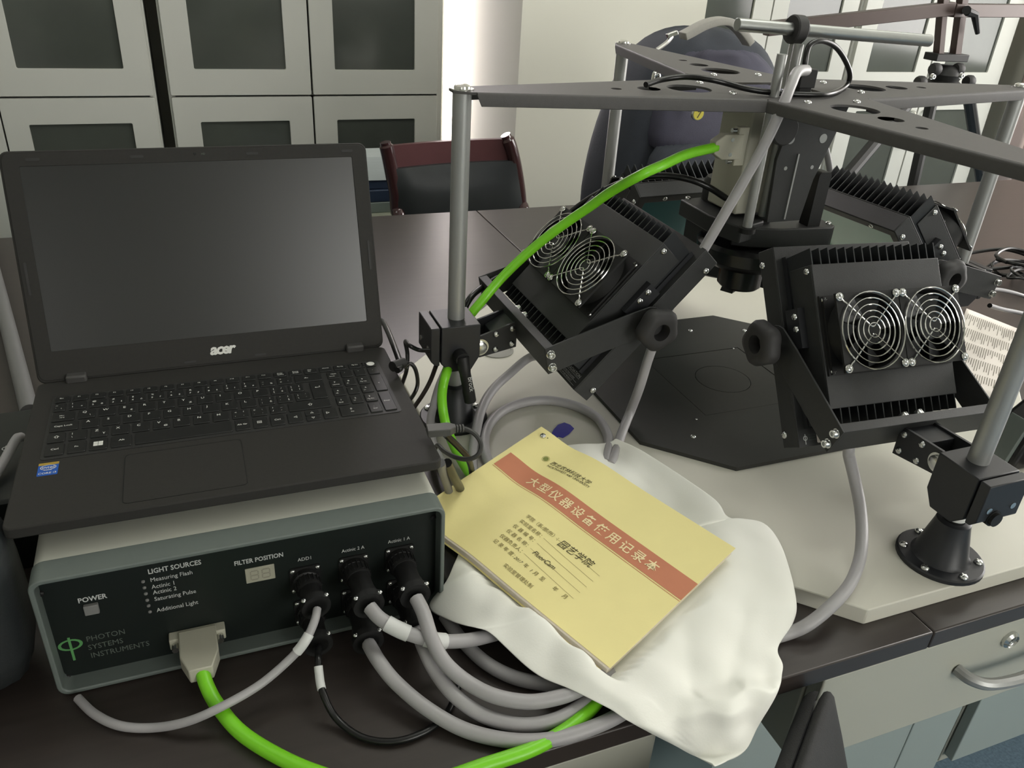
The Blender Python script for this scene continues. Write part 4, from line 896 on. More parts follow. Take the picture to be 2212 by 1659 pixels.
cable('cable', 'grey cable looped in a wide ring on the board around the blue tape', [(1110, 1075, .7795), (1066, 1020, .7795), (1047, 970, .7795), (1053, 925, .7795), (1082, 890, .7795), (1130, 870, .7795), (1185, 865, .7795), (1240, 876, .7795), (1284, 898, .7795), (1306, 925, .7795), (1315, 955, .7795), (1308, 1000, .7795)], RG, CGREY)
cable('cable', 'grey cable showing left of the green one, before the left flange', [(968, 790, 'y', 1.04), (950, 830, 'y', 1.0), (938, 870, .80), (930, 915, .785), (940, 970, .7795), (970, 1020, .7795), (1010, 1070, .7795)], .006, CGREY)
t, P = cable('cable', 'thin black cable looping up from its connector over the top plate', [(1739, 158, 'y', .94), (1740, 128, 'y', .94), (1749, 98, 'y', .945), (1775, 88, 'y', .95), (1806, 102, 'y', .96), (1828, 135, 'y', .97), (1836, 165, 'y', .975), (1824, 188, 'y', .97), (1790, 203, 1.2425), (1730, 204, 1.2425), (1660, 199, 1.243), (1610, 191, 1.246), (1570, 180, 1.25), (1530, 171, 1.254), (1480, 166, 1.254), (1430, 172, 1.25), (1395, 183, 1.246)], .0038, CBLACK)
b = MB(); c0 = on_y(1737, 168, .94); b.obox(c0, (.013, 0, 0), (0, .010, 0), (0, 0, .012)); b.obox(c0 - Z*.018, (.010, 0, 0), (0, .008, 0), (0, 0, .011)); b.build('connector', BPLAST, t, bev=.001)
cable('cable', 'black cable curving from the camera unit behind the left lamp panel', [(1568, 428, 'y', .99), (1530, 404, 'y', .99), (1490, 388, 'y', 1.0), (1440, 380, 'y', 1.02), (1385, 384, 'y', 1.04), (1320, 404, 'y', 1.08), (1250, 445, 'y', 1.12), (1180, 505, 'y', 1.13), (1110, 570, 'y', 1.12), (1045, 618, 'y', 1.09), (1012, 650, 'y', 1.06), (985, 720, 'y', 1.05), (965, 790, .86), (950, 850, .80)], .0048, CBLACK)
cable('cable', 'grey cable hanging behind the camera unit before the white cupboard', [(1772, 285, 'y', 1.18), (1786, 330, 'y', 1.18), (1794, 380, 'y', 1.18), (1796, 440, 'y', 1.18), (1790, 520, 'y', 1.18)], .0058, mat('grey_tube', rgb(110, 110, 110), .45, nscale=30, namt=.05))

# cables and plugs at the right side of the laptop
LR = LXC + LW/2
def side(px, py, z): return on_z(px, py, z)
t, P = cable('cable', 'black laptop power cord with a barrel plug, rising behind the lid', [(858, 800, .936), (866, 792, .935), (860, 772, .933), (850, 745, .93), (838, 716, .92), (826, 695, .90), (810, 690, .86)], .0040, CBLACK)
b = MB(); b.cyl(side(848, 792, .938), side(872, 783, .936), .0065, n=14); b.build('barrel_plug', BPLAST, t)
cable('cable', 'thin black cable looping beside the laptop and into the left clamp', [(932, 757, 'y', .96), (905, 756, .90), (884, 746, .91), (876, 738, .90), (880, 765, .885), (878, 800, .87), (866, 840, .82), (860, 880, .78)], .0030, CBLACK)
cable('cable', 'thin black cable arching over the laptop edge behind the number keys', [(872, 795, .93), (886, 785, .935), (898, 800, .925), (902, 830, .905), (892, 855, .89), (870, 880, .86)], .0026, CBLACK)
cable('cable', 'dark brown cable slanting from the left clamp down behind the laptop', [(942, 790, 'y', .98), (930, 822, .84), (915, 850, .82), (898, 875, .80), (880, 900, .785)], .0032, mat('brown_cable', rgb(52, 44, 42), .35, nscale=30, namt=.1))
up = on_z(930, 929, .9375); b = MB()
t = thing('usb_cable', 'dark grey flat plug and looped lead at the right edge of the laptop', 'cable', up - Z*.18)
pts = [on_z(988, 925, .936), (1010, 928, .935), (1030, 942, .93), (1039, 962, .92), (1033, 982, .912), (1012, 992, .905), (985, 988, .90), (960, 975, .89), (945, 962, .88), (938, 980, .86), (945, 1010, .84), (965, 1050, .80)]
MB().tube(spline(path(pts), 8), .0027, 8).build('lead', mat('dark_grey_lead', rgb(52, 52, 50), .5, nscale=30, namt=.05), t)
e = on_z(984, 926, .9365); d = (e - up); d.z = 0; L_ = d.length; d.normalize(); sd = Vector((-d.y, d.x, 0))
b.prism([(-.004, -.0075), (L_*.75, -.0075), (L_*.92, -.004), (L_, -.003), (L_, .003), (L_*.92, .004), (L_*.75, .0075), (-.004, .0075)], Vector((up.x, up.y, .9325)), d, sd, Z*.0085); pb_ = b.build('plug', mat('dark_grey_plastic', rgb(74, 74, 71), .5, nscale=60, namt=.05), t, bev=.0008)
for i in range(3): MB().lathe([(.0030, 0), (.0042, 0), (.0042, .0015), (.0030, .0015)], e + d*(.001+.0032*i), d, 12).build('strain_relief', MATS['dark_grey_plastic'], t)
cable('cable', 'dark cable slanting from the laptop corner down to the notebook edge', [(962, 938, .90), (990, 965, .87), (1012, 992, .84), (1020, 1030, .79), (1015, 1075, .765)], .0040, CBLACK)
cable('cable', 'grey cable dropping between the control box and the notebook corner', [(952, 1000, .90), (958, 1025, .86), (968, 1055, .81), (975, 1085, .775), (985, 1120, .757)], .0052, MATS['grey_tube'])
cable('cable', 'black cable dropping beside the laptop corner, next to a grey one', [(966, 1000, .89), (980, 1030, .85), (995, 1058, .80), (1005, 1090, .765)], .0055, CBLACK)
b = MB(); b.prism(rrect(.212, .640, .300, .730, .012, 4), (0, 0, DZ), X, Y, Z*.026); solo('power_adapter', b, GLOSSB, 'glossy black power adapter lying between control box and notebook', 'adapter', (.256, .685, DZ), bev=.004)

# ------------------------------------------------------------------ white cloth over the board edge, notebook on it
def sc(p, s): return CAM + (Vector(p) - CAM)*s
NS = 1.035
NTL, NTR, NBR, NBL = [sc(p, NS) for p in ((.3904, .8162, .8489), (.5067, .5452, .8364), (.317, .4653, .8026), (.2007, .7363, .815))]
NU, NV = (NTR-NTL), (NBL-NTL); NWD, NHT = NU.length, NV.length; NU.normalize(); NV.normalize(); NN = NV.cross(NU).normalized()
if NN.z < 0: NN = -NN
H = ('h', .428)
rows = [((1180, 960, .790), (1330, 945, .7925)), ((1060, 1075, .786), (1412, 985, .790)), ((1000, 1170, .782), (1540, 1075, .792)), ((965, 1258, .772), (1575, 1121, .792)), ((925, 1312, .764), (1650, 1130, .780)),
        ((975, 1345, .775), (1692, 1190, .778)), ((1027, 1358, .792), (1720, 1290, .778)), ((1064, 1374, .788), (1716, 1341, .768)), ((1145, 1450, .776), (1681, 1398, .760)), ((1232, 1493, .776), (1693, 1440, .757)),
        ((1320, 1536, .774), (1671, 1500, .425)), ((1400, 1578, .760), (1641, 1560, .412)), ((1495, 1630, .405), (1610, 1620, .392)), ((1538, 1646, .385), (1570, 1644, .385))]
mid = [.782, .788, .792, .794, .795, .795, .794, .790, .784, .780, .772, .764, None, None]
NC, NR = 44, 66
def row_pt(t, e):
    f = t*(len(rows)-1); i = min(int(f), len(rows)-2); a = f-i
    def get(k):
        k = max(0, min(len(rows)-1, k)); p = rows[k][e]
        return on_y(p[0], p[1], p[2]) if p[2] < .5 else on_z(*p)
    A, B, C_, D = get(i-1), get(i), get(i+1), get(i+2)
    return .5*((2*B)+(C_-A)*a+(2*A-5*B+4*C_-D)*a*a+(3*B-A-3*C_+D)*a**3)
vs = []; fs = []
def floor_z(p):
    x, y = p.x-CX, p.y-CYC
    onb = max(abs(x), abs(y)) < .517 and (abs(x)+abs(y))/math.sqrt(2) < .472
    return BT+.0022 if onb else (DZ+.0022 if p.y > DY0-.004 else -1)
for j in range(NR+1):
    t = j/NR; l, r_ = row_pt(t, 0), row_pt(t, 1)
    f = t*(len(rows)-1); i = min(int(f), len(rows)-2); a = f-i
    m0, m1 = mid[i], mid[i+1]
    for k in range(NC+1):
        s = k/NC; p = l.lerp(r_, s); bell = math.sin(math.pi*s)
        if m0 is not None and m1 is not None: p.z = p.z*(1-bell**.6) + (m0*(1-a)+m1*a)*bell**.6
        elif m0 is not None: p.z = p.z*(1-bell*(1-a)*.5) + m0*bell*(1-a)*.5
        q = Vector((p.x*7+3, p.y*7, p.z*3)); e = min(1, bell*3+.25)
        u1 = noise.noise(q*1.0)*.9 + noise.noise(Vector((p.x*22+p.y*12, p.y*8-p.x*6, 2)))*.55 + abs(noise.noise(Vector((p.x*13-p.y*9, p.y*4, 7))))*.9
        amp = .013*e
        free = 1.
        # keep the cloth below the notebook
        rel = p - NTL; uu, vv = rel.dot(NU), rel.dot(NV)
        dz = amp*(u1-.25)
        if p.y < DY0 - .001: p.y -= abs(dz)*1.3; p.x += dz*.3
        else: p.z += dz
        if -.01 < uu < NWD+.01 and -.01 < vv < NHT+.01:
            zn = (NTL + NU*uu + NV*vv).z - .0135; p.z = min(p.z, zn)
        fz = floor_z(p)
        if p.y < .443 and p.y > .432 and p.z < DZ+.003 and fz > 0: p.z = DZ+.003
        p.z = max(p.z, fz); vs.append(p)
fs = [(j*(NC+1)+k, j*(NC+1)+k+1, (j+1)*(NC+1)+k+1, (j+1)*(NC+1)+k) for j in range(NR) for k in range(NC)]
b = MB(); b.add(vs, fs)
cl = solo('cloth', b, CLOTH, 'crumpled white cloth under the yellow notebook, hanging over the bench edge', 'cloth', (.43, .58, .755), solid=.0012, ang=80, sub=1)

nb = thing('notebook', 'yellow A4 log book with a red-brown title band, lying on the white cloth', 'notebook', (NTL+NBR)/2 - Z*.01)
def wave(u_): return -.0045*math.exp(-((u_-.052)/.028)**2) + .0025*math.exp(-((u_-.11)/.04)**2)
def npt(u_, v_, h=0.): return NTL + NU*u_ + NV*v_ + NN*(wave(u_)*(1-.4*v_/NHT) + h)
def sheet(u0, u1, v0, v1, h0, h1, name, m, parent, off=(0, 0)):
    b = MB(); n = 40; us = [u0+(u1-u0)*i/n for i in range(n+1)]
    vs = []
    for u_ in us: vs += [npt(u_+off[0], v0+off[1], h0), npt(u_+off[0], v1+off[1], h0), npt(u_+off[0], v1+off[1], h1), npt(u_+off[0], v0+off[1], h1)]
    fs = []
    for i in range(n):
        a, c = 4*i, 4*i+4; fs += [(a, a+1, c+1, c), (a+2, a+3, c+3, c+2), (a+1, a+2, c+2, c+1), (a+3, a, c, c+3)]
    fs += [(0, 3, 2, 1), (4*n, 4*n+1, 4*n+2, 4*n+3)]; b.add(vs, fs); return b.build(name, m, parent, ang=50)
sheet(.001, NWD-.001, .001, NHT-.0002, -.0085, -.0006, 'pages', PAGES, nb, (-.001, .0028))
sheet(0, NWD, 0, NHT, -.0092, -.0086, 'back_cover', COVER, nb, (-.002, .0045))
cvr = sheet(0, NWD, 0, NHT, -.0006, 0, 'front_cover', COVER, nb)
K_ = NWD/.3094
def nstrip(u0, u1, v0, v1, h, name, m):
    b = MB(); n = 40; vs = []
    for i in range(n+1):
        f = i/n; u_ = u0+(u1-u0)*f; sk_ = .0065*f; vs += [npt(u_, v0+sk_, h), npt(u_, v1+sk_, h)]
    b.add(vs, [(2*i, 2*i+2, 2*i+3, 2*i+1) for i in range(n)]); return b.build(name, m, cvr, ang=60)
bd = nstrip(.0078*K_, NWD, .0655*K_, .096*K_, .0003, 'title_band', BAND); nstrip(.0078*K_, NWD, .0978*K_, .0985*K_, .0003, 'title_rule', BAND)
def ntext(s, size, u_, v_, m, name, parent=None, ang=0., align='LEFT', h=.0005, bold=0., sp=1., shear=0.):
    ca, sa = math.cos(R(ang)), math.sin(R(ang)); ex = (NU*ca + NV*sa); ey = (NU*sa - NV*ca)
    b = text_mb(s, size*K_, NTL + NU*(u_*K_) + NV*(v_*K_), ex, ey, align, 0, sp, shear, bold)
    b.v = [tuple(npt((Vector(v)-NTL).dot(NU), (Vector(v)-NTL).dot(NV), h)) for v in b.v]
    return b.build(name, m, parent or cvr)
for i, ch in enumerate('大型仪器设备使用记录本'): ntext(ch, .0165, .0676+.01905*i, .0888+.0004*i, CREAM, 'title_character', align='CENTER', bold=.012, h=.0007)
ntext('西北农林科技大学', .0084, .0565, .0432, INKB, 'university_name', shear=.25, sp=.96, ang=-1.5); ntext('NORTHWEST A&F UNIVERSITY', .0050, .0575, .0490, INKB, 'lettering', bold=.006, ang=-2.5)
eb = MB(); e0 = npt(.047*K_, .0398*K_, .0004); eb.plate_hole([(x, y) for x, y in circ(0, 0, .0054, 28)], [(x, y) for x, y in circ(0, 0, .0046, 28)], e0, NU, NV, NN*.0001); eb.build('emblem_ring', mat('emblem_pale', rgb(196, 190, 130), .6, nscale=50, namt=.03), cvr)
MB().prism(circ(0, 0, .0038, 24), e0, NU, NV, NN*.0001).build('emblem', mat('emblem_green', rgb(128, 136, 70), .6, nscale=500, namt=.4), cvr)
lines = ['学院（系/部/所）：', '实验室名称：', '仪 器 编 号：', '仪 器 名 称：', '仪器负责人：', '记 录 年 度：']
for i, s in enumerate(lines):
    v_ = .1345 + .0107*i; ntext(s, .0066, .1045, v_, INK, 'printed_line')
    if i < 5: nstrip((.1535 if i == 0 else .1435)*K_, .226*K_, (v_+.0008)*K_-.003, (v_+.0011)*K_-.003, .0004, 'dotted_rule', INK)
ntext('园艺学院', .0125, .160, .1385, INKB, 'handwriting', shear=.2, ang=-1); ntext('FluorCam', .0088, .149, .1685, INKB, 'handwriting', shear=.3, sp=.95)
ntext('2017', .0058, .1395, .1885, INKB, 'handwriting', shear=.3); ntext('年', .0066, .1545, .1885, INK, 'printed_line'); ntext('1', .0060, .1645, .1885, INKB, 'handwriting', shear=.3); ntext('月  至', .0066, .170, .1885, INK, 'printed_line')
ntext('年', .0066, .200, .1885, INK, 'printed_line'); ntext('月', .0066, .2145, .1885, INK, 'printed_line'); ntext('实验室管理处制', .0064, .139, .2045, INK, 'printed_line')
inst('rivet', ME_SCREW, cvr, npt(.0149*K_, .0124*K_, .0), rot_z(NN), .0042); MB().prism(circ(0, 0, .0009, 10), npt(.022*K_, .0105*K_, .0003), NU, NV, NN*.0001).build('punch_mark', INKB, cvr)

# blue tape and small things on the board
b = MB(); tp_ = [on_z(px, py, BT+.0004) for px, py in ((1196, 928), (1205, 918), (1219, 913), (1232, 918), (1240, 926), (1229, 938), (1216, 946), (1206, 943), (1200, 948), (1190, 940))]
b.prism([(v.x, v.y) for v in tp_], (0, 0, BT+.0002), X, Y, Z*.0007); solo('tape_piece', b, TAPE, 'torn piece of blue tape on the white board above the notebook corner', 'tape', (tp_[0].x, tp_[0].y, BT+.0002))
g0 = on_z(1072, 757, BT); b = MB(); b.plate_hole(circ(g0.x, g0.y, .030, 32), circ(g0.x, g0.y, .026, 32), (0, 0, BT), X, Y, Z*.002); b.prism(circ(g0.x, g0.y, .0259, 32), (0, 0, BT), X, Y, Z*.0006)
solo('hole_cap', b, mat('cap_grey', rgb(140, 140, 132), .5, nscale=40, namt=.04), 'round grey cap set in the white board behind the left clamp', 'cap', (g0.x, g0.y, BT))

# ------------------------------------------------------------------ right side: paper, cable heap, black handset
pp = [Vector((x, y, 0)) for x, y in ((1.477, 1.102), (1.50, .985), (1.231, .775), (1.16, .87))]
b = MB(); n = 12; vs = []
def paper_pt(a, c, h=0.):
    p = pp[0].lerp(pp[1], a).lerp(pp[3].lerp(pp[2], a), c); return Vector((p.x, p.y, BT+.0012 + .012*max(0, .35-c)**1.2*2 + h))
for i in range(n+1):
    for j in range(n+1): vs.append(paper_pt(i/n, j/n))
b.add(vs, [(i*(n+1)+j, i*(n+1)+j+1, (i+1)*(n+1)+j+1, (i+1)*(n+1)+j) for i in range(n) for j in range(n)])
pt_ = thing('paper_sheet', 'printed white sheet of paper lying right of the near lamp panel', 'paper', (1.36, .94, BT))
so = b.build('sheet', PAPER, pt_, solid=.0006)
g = MB(); random.seed(3)
for i in range(26):
    a = .06 + .88*i/26
    for k in range(5):
        c0_, c1_ = .06+.18*k, .06+.18*k+random.uniform(.06, .15)
        g.add([paper_pt(a, c0_, .0007), paper_pt(a, c1_, .0007), paper_pt(a+.008, c1_, .0007), paper_pt(a+.008, c0_, .0007)], [(0, 1, 2, 3)])
o = g.build('print_lines', INKB, so); o['kind'] = 'stuff'
hp = thing('cable_bundle', 'tangled heap of thin black leads on the bench at the far right', 'cables', (1.86, 1.28, DZ))
random.seed(11)
for k in range(7):
    c = Vector((1.86+random.uniform(-.05, .12), 1.27+random.uniform(-.05, .07), 0)); pts = []; rx, ry = random.uniform(.05, .13), random.uniform(.03, .08); a0 = random.uniform(0, 6)
    for i in range(9):
        a = a0 + i*.85; pts.append(c + Vector((rx*math.cos(a), ry*math.sin(a), DZ+.006+.006*k*.6+.012*abs(math.sin(i*1.3+k)))))
    MB().tube(spline(pts, 6), .003 if k % 3 else .0045, 8).build('lead', CBLACK, hp)
MB().box((1.99, 1.30, DZ+.002), (2.06, 1.36, DZ+.03)).build('lead_box', BPLAST, hp, bev=.004)
cable('cable', 'black lead running off to the right behind the near right post, upper of two', [(2125, 628, .90), (2150, 625, .86), (2180, 630, .82), (2212, 640, .79), (2260, 660, .757)], .0042, CBLACK)
cable('cable', 'black lead running off to the right behind the near right post, lower of two', [(2138, 660, .88), (2165, 668, .85), (2195, 674, .82), (2230, 682, .79), (2290, 700, .757)], .0042, CBLACK)
b = MB(); hb = on_z(2196, 1018, BT); t = thing('scanner_handset', 'glossy black handset standing on the board at the right picture edge', 'handset', (hb.x+.03, hb.y+.02, BT))
b.prism([(-.030, 0), (.05, 0), (.05, .075), (.02, .10), (-.012, .075), (-.028, .02)], (hb.x+.012, hb.y-.002, BT), X, Z, Y*.05); b.build('body', GLOSSB, t, bev=.008, seg=3)
b = MB(); b.prism([(-.036, .004), (-.030, .0), (-.026, .02), (-.010, .077), (-.016, .08), (-.034, .022)], (hb.x+.010, hb.y+.006, BT), X, Z, Y*.03); b.build('grey_edge', BEZEL, t, bev=.001)

# ------------------------------------------------------------------ backpack on the bench behind the rig
bk = thing('backpack', 'dark navy backpack with grey carry handle standing on the bench behind the rig', 'backpack', (1.19, 1.78, DZ))
lv = [(.751, .955, 1.43, 1.64, 1.94), (.80, .94, 1.44, 1.625, 1.95), (.88, .945, 1.44, 1.63, 1.95), (.96, .957, 1.435, 1.64, 1.95), (1.05, .978, 1.42, 1.655, 1.94), (1.12, 1.005, 1.395, 1.67, 1.93), (1.17, 1.03, 1.37, 1.69, 1.92), (1.205, 1.065, 1.34, 1.71, 1.90), (1.228, 1.11, 1.295, 1.74, 1.87), (1.238, 1.16, 1.25, 1.77, 1.84)]
def loft(levels, n=40, pw_=.55):
    b = MB(); vs = []
    for z, x0, x1, y0, y1 in levels:
        for i in range(n):
            a = 2*math.pi*i/n; c, s = math.cos(a), math.sin(a)
            vs.append(((x0+x1)/2 + (x1-x0)/2*math.copysign(abs(c)**pw_, c), (y0+y1)/2 + (y1-y0)/2*math.copysign(abs(s)**pw_, s), z + .006*noise.noise(Vector((c*3, s*3, z*8)))))
    m = len(levels); fs = [(k*n+i, k*n+(i+1) % n, (k+1)*n+(i+1) % n, (k+1)*n+i) for k in range(m-1) for i in range(n)] + [tuple(reversed(range(n))), tuple(range((m-1)*n, m*n))]
    return b.add(vs, fs)
loft(lv).build('body', NAVY2, bk, ang=70, sub=1)
lp_ = [(.97, 1.0, 1.40, 1.610, 1.70), (1.02, 1.005, 1.395, 1.605, 1.72), (1.08, 1.02, 1.375, 1.625, 1.74), (1.13, 1.04, 1.355, 1.645, 1.76), (1.175, 1.075, 1.32, 1.67, 1.78), (1.205, 1.12, 1.28, 1.70, 1.79)]
loft(lp_).build('top_flap', NAVY, bk, ang=70, sub=1)
lp2 = [(.752, .985, 1.40, 1.585, 1.66), (.80, .975, 1.41, 1.575, 1.66), (.90, .98, 1.405, 1.575, 1.66), (.985, .99, 1.40, 1.59, 1.66), (1.02, 1.02, 1.37, 1.61, 1.66)]
loft(lp2).build('front_pocket', NAVY2, bk, ang=70, sub=1)
hpts = [on_y(px, py, 1.66) for px, py in ((1474, 78), (1490, 70), (1520, 54), (1548, 46), (1572, 47), (1594, 62), (1610, 82), (1617, 94))]
sp_ = spline(hpts, 5); b = MB(); vs = []
for p in sp_: vs += [p + Vector((0, -.016, 0)), p + Vector((0, .016, 0))]
b.add(vs, [(2*i, 2*i+1, 2*i+3, 2*i+2) for i in range(len(sp_)-1)]); b.build('carry_handle', GREYTAPE, bk, solid=.016, bev=.003, ang=60)
zp_ = spline([on_y(px, py, 1.62) for px, py in ((1418, 108), (1440, 92), (1452, 78))], 5); MB().tube(zp_, .0045, 8).build('zip', CHROME, bk)
c0 = on_y(1452, 74, 1.62); MB().obox(c0, (.012, 0, .004), (0, .004, 0), (-.002, 0, .004)).build('zip_pull', CHROME, bk, bev=.001)
b = MB(); q_ = [on_y(px, py, 1.56) for px, py in ((1410, 178), (1413, 160), (1420, 154), (1433, 153))]
b.tube(spline(q_, 5), .004, 8); b.tube(spline([on_y(px, py, 1.56) for px, py in ((1422, 178), (1423, 160), (1412, 165))], 5), .0035, 8); b.build('clasp', CHROME, bk)
c0 = on_y(1522, 251, 1.545); b = MB(); b.lathe([(0, 0), (.0155, 0), (.0155, .004), (.0145, .0055), (0, .006)], c0 + Y*.03, -Y, 28); bdg = b.build('badge', CHROME, bk)
MB().lathe([(0, .006), (.0128, .006), (.0125, .0068), (0, .007)], c0 + Y*.03, -Y, 28).build('badge_face', YELLOW, bdg)
text_mb('7', .021, c0 + Y*.0232 - Z*.008, X, Z, 'CENTER', .0004, 1., .1, .02).build('badge_number', INKB, bdg)

# ------------------------------------------------------------------ far chair, low cabinet with papers
fc_ = thing('meeting_chair', 'maroon lacquered chair with black leather back, at the far side of the bench', 'chair', (.78, 2.28, 0))
YC = 2.40
def chair_post(pxs):
    pts = [on_y(px, py, YC) for px, py in pxs]
    e = pts[-1]; pts += [Vector((e.x, YC-.02, .62)), Vector((e.x, YC-.03, .44)), Vector((e.x, YC+.02, .2)), Vector((e.x, YC+.05, 0))]
    return pts
PL = chair_post(((832, 307), (838, 330), (846, 370), (855, 415), (858, 455))); PR_ = chair_post(((1092, 291), (1103, 318), (1113, 360), (1121, 410), (1125, 450)))
for p in (PL, PR_): sp2 = spline(p, 6); MB().tube(sp2, [.016]*3 + [.0215]*(len(sp2)-3), 14).build('side_post', MAROON, fc_)
# back boards between the posts: veneered top rail and padded leather
def between(z0, z1, y0, y1, bulge, name, m, sb=0):
    b = MB(); n, k = 14, 6; vs = []
    def xat(P, z):
        for i in range(len(P)-1):
            if P[i].z >= z >= P[i+1].z: return P[i].x + (P[i+1].x-P[i].x)*(P[i].z-z)/(P[i].z-P[i+1].z)
        return P[0].x
    for face in (-1, 1):
        for j in range(k+1):
            z = z0+(z1-z0)*j/k
            for i in range(n+1):
                s = i/n; x = xat(PL, z)*(1-s) + xat(PR_, z)*s; c = math.sin(math.pi*s)
                bl = bulge*(c*math.sin(math.pi*j/k))**.5 if bulge else 0
                vs.append((x, (y0-bl if face < 0 else y1) + .018*c, z + (.012*s if j == k else 0)))
    N1 = n+1; T_ = N1*(k+1); fs = []
    for j in range(k):
        for i in range(n):
            a = j*N1+i; fs += [(a, a+1, a+N1+1, a+N1), (T_+a, T_+a+N1, T_+a+N1+1, T_+a+1)]
    for i in range(n): fs += [(i, T_+i, T_+i+1, i+1), (k*N1+i, k*N1+i+1, T_+k*N1+i+1, T_+k*N1+i)]
    for j in range(k): fs += [(j*N1, (j+1)*N1, T_+(j+1)*N1, T_+j*N1), (j*N1+n, T_+j*N1+n, T_+(j+1)*N1+n, (j+1)*N1+n)]
    return b.add(vs, fs).build(name, m, fc_, ang=60)
zt_ = on_y(960, 312, YC).z; zm_ = on_y(960, 358, YC).z
between(zm_-.03, zt_, YC-.005, YC+.012, 0, 'top_rail', MAROON2); between(.50, zm_, YC-.02, YC+.012, .035, 'leather_back', LEATHER)
MB().box((PL[-1].x-.0, 1.98, .40), (PR_[-1].x, YC-.03, .47)).build('seat', LEATHER, fc_, bev=.02, seg=3)
for x in (PL[-1].x+.02, PR_[-1].x-.02): MB().cyl((x, 2.02, .40), (x, 2.02, 0), .02, .016, n=12).build('leg', MAROON, fc_)
lc_z = on_y(820, 450, 2.62).z
solo('low_cabinet', MB().box((.18, 2.55, 0), (.64, 2.92, lc_z)), mat('low_cabinet_cream', rgb(160, 164, 146), .6, nscale=10, namt=.04), 'cream low cabinet standing before the cupboard, between laptop and chair', 'cabinet', (.41, 2.73, 0), bev=.004)
za, zb_, zc_ = lc_z, on_y(820, 431, 2.60).z, on_y(820, 405, 2.60).z; zd_ = on_y(820, 386, 2.60).z
ze_ = on_y(820, 336, 2.60).z
solo('storage_box', MB().box((.20, 2.57, za+.0005), (.635, 2.88, zb_)), mat('box_grey_green', rgb(118, 128, 122), .6, nscale=10, namt=.05), 'grey green flat box lying on the low cabinet', 'box', (.42, 2.72, za), bev=.003)
solo('binder', MB().box((.22, 2.57, zb_+.0005), (.64, 2.87, zc_)), TEALB, 'dark blue binder lying on the grey flat box', 'binder', (.43, 2.72, zb_), bev=.003)
solo('binder', MB().box((.21, 2.58, zc_+.0005), (.63, 2.87, zd_)), TEALB, 'dark blue binder lying on top of the other binder, under the papers', 'binder', (.42, 2.72, zc_), bev=.003)
b = MB(); n = 12; vs = []
for i in range(n+1):
    s = i/n; x = .42+.21*s; zz = zd_+.0008 - 0 + .0*s
    vs += [(x, 2.575, zz+.004*(1-s)), (x, 2.70, zz), (x, 2.70, ze_), (x, 2.60, ze_-.006*s)]
fs = [];
for i in range(n): a, c = 4*i, 4*i+4; fs += [(a, a+1, c+1, c), (a+1, a+2, c+2, c+1), (a+2, a+3, c+3, c+2), (a+3, a, c, c+3)]
fs += [(0, 3, 2, 1), (4*n, 4*n+1, 4*n+2, 4*n+3)]
b.add(vs, fs); solo('paper_stack', b, mat('paper_stack_blue_grey', rgb(176, 184, 184), .7, nscale=30, namt=.08, aniso=(.3, .3, 12)), 'stack of pale papers on the dark binders behind the laptop', 'papers', (.42, 2.72, zd_))

# ------------------------------------------------------------------ tripod with a bronze frame at the far right
TY = 2.30
tr = thing('tripod', 'black camera tripod carrying a bronze frame before the white cupboards', 'tripod', (2.56, TY, 0))
def ty(px, py, y=TY): return on_y(px, py, y)
def bar(pa_, pb_, hw, hh, name, m, up=Z):
    d = (pb_-pa_); L = d.length; d.normalize(); sd = d.cross(up).normalized(); u_ = sd.cross(d); b = MB(); b.obox((pa_+pb_)/2, d*L/2, sd*hw, u_*hh); return b.build(name, m, tr, bev=.002)
bar(ty(1655, 62, TY+.05), ty(2055, 18), .018, .021, 'cross_bar', BROWNM); bar(ty(2055, 22), ty(2320, 24, TY+.05), .018, .021, 'cross_bar', BROWNM)
bar(ty(2040, -30), ty(2026, 128), .012, .014, 'upright', BROWNM, Y); bar(ty(2084, -40), ty(2062, 128), .014, .014, 'upright', BROWNM, Y)
bar(ty(2010, 122), ty(2078, 124), .03, .012, 'head_plate', BPLAST)
hc = ty(2042, 160); b = MB(); b.lathe([(.03, .03), (.045, .02), (.055, .0), (.05, -.02), (.075, -.035), (.08, -.06), (.05, -.075), (0, -.075)], hc, Z, 16); hd_ = b.build('tripod_head', BPLAST, tr)
for px, py in ((1988, 178), (2093, 176), (2020, 150), (2070, 150)):
    c0 = ty(px, py, TY-.03); MB().lathe([(.0, -.015), (.018, -.015), (.022, -.008), (.022, .008), (.018, .015), (0, .015)], c0, X, 12).build('head_knob', RUBBER, hd_)
for px, py in ((2013, 165), (2075, 163)): inst('bolt', ME_BOLT, hd_, ty(px, py, TY-.075), rot_z(-Y), .008)
b = MB(); b.cyl(ty(2088, 22, TY-.02), ty(2088, 22, TY-.06), .014, n=12); b.tube([ty(2090, 25, TY-.05), ty(2106, 32, TY-.05), ty(2112, 72, TY-.05)], [.014, .013, .008], 8); b.build('lock_lever', BPLAST, tr)
def leg(pa_, pb_):
    d = pb_ - pa_; e = pa_ + d*((pa_.z-.012)/(-d.z)); L_ = (e-pa_).length
    b = MB(); up = d.normalized(); b.tube([pa_, pa_.lerp(e, .55)], .021, 10); b.tube([pa_.lerp(e, .5), e], .015, 10); lg = b.build('leg', BPLAST, tr)
    MB().ball(e, .014, n=10, m=6).build('rubber_foot', RUBBER, lg); MB().tube([pa_.lerp(e, .53), pa_.lerp(e, .57)], .026, 10).build('leg_clamp', RUBBER, lg)
leg(ty(1990, 190), ty(1876, 325, TY-.18)); leg(ty(2018, 195), ty(1980, 365, TY-.05)); leg(ty(2090, 190), ty(2116, 365, TY+.10))

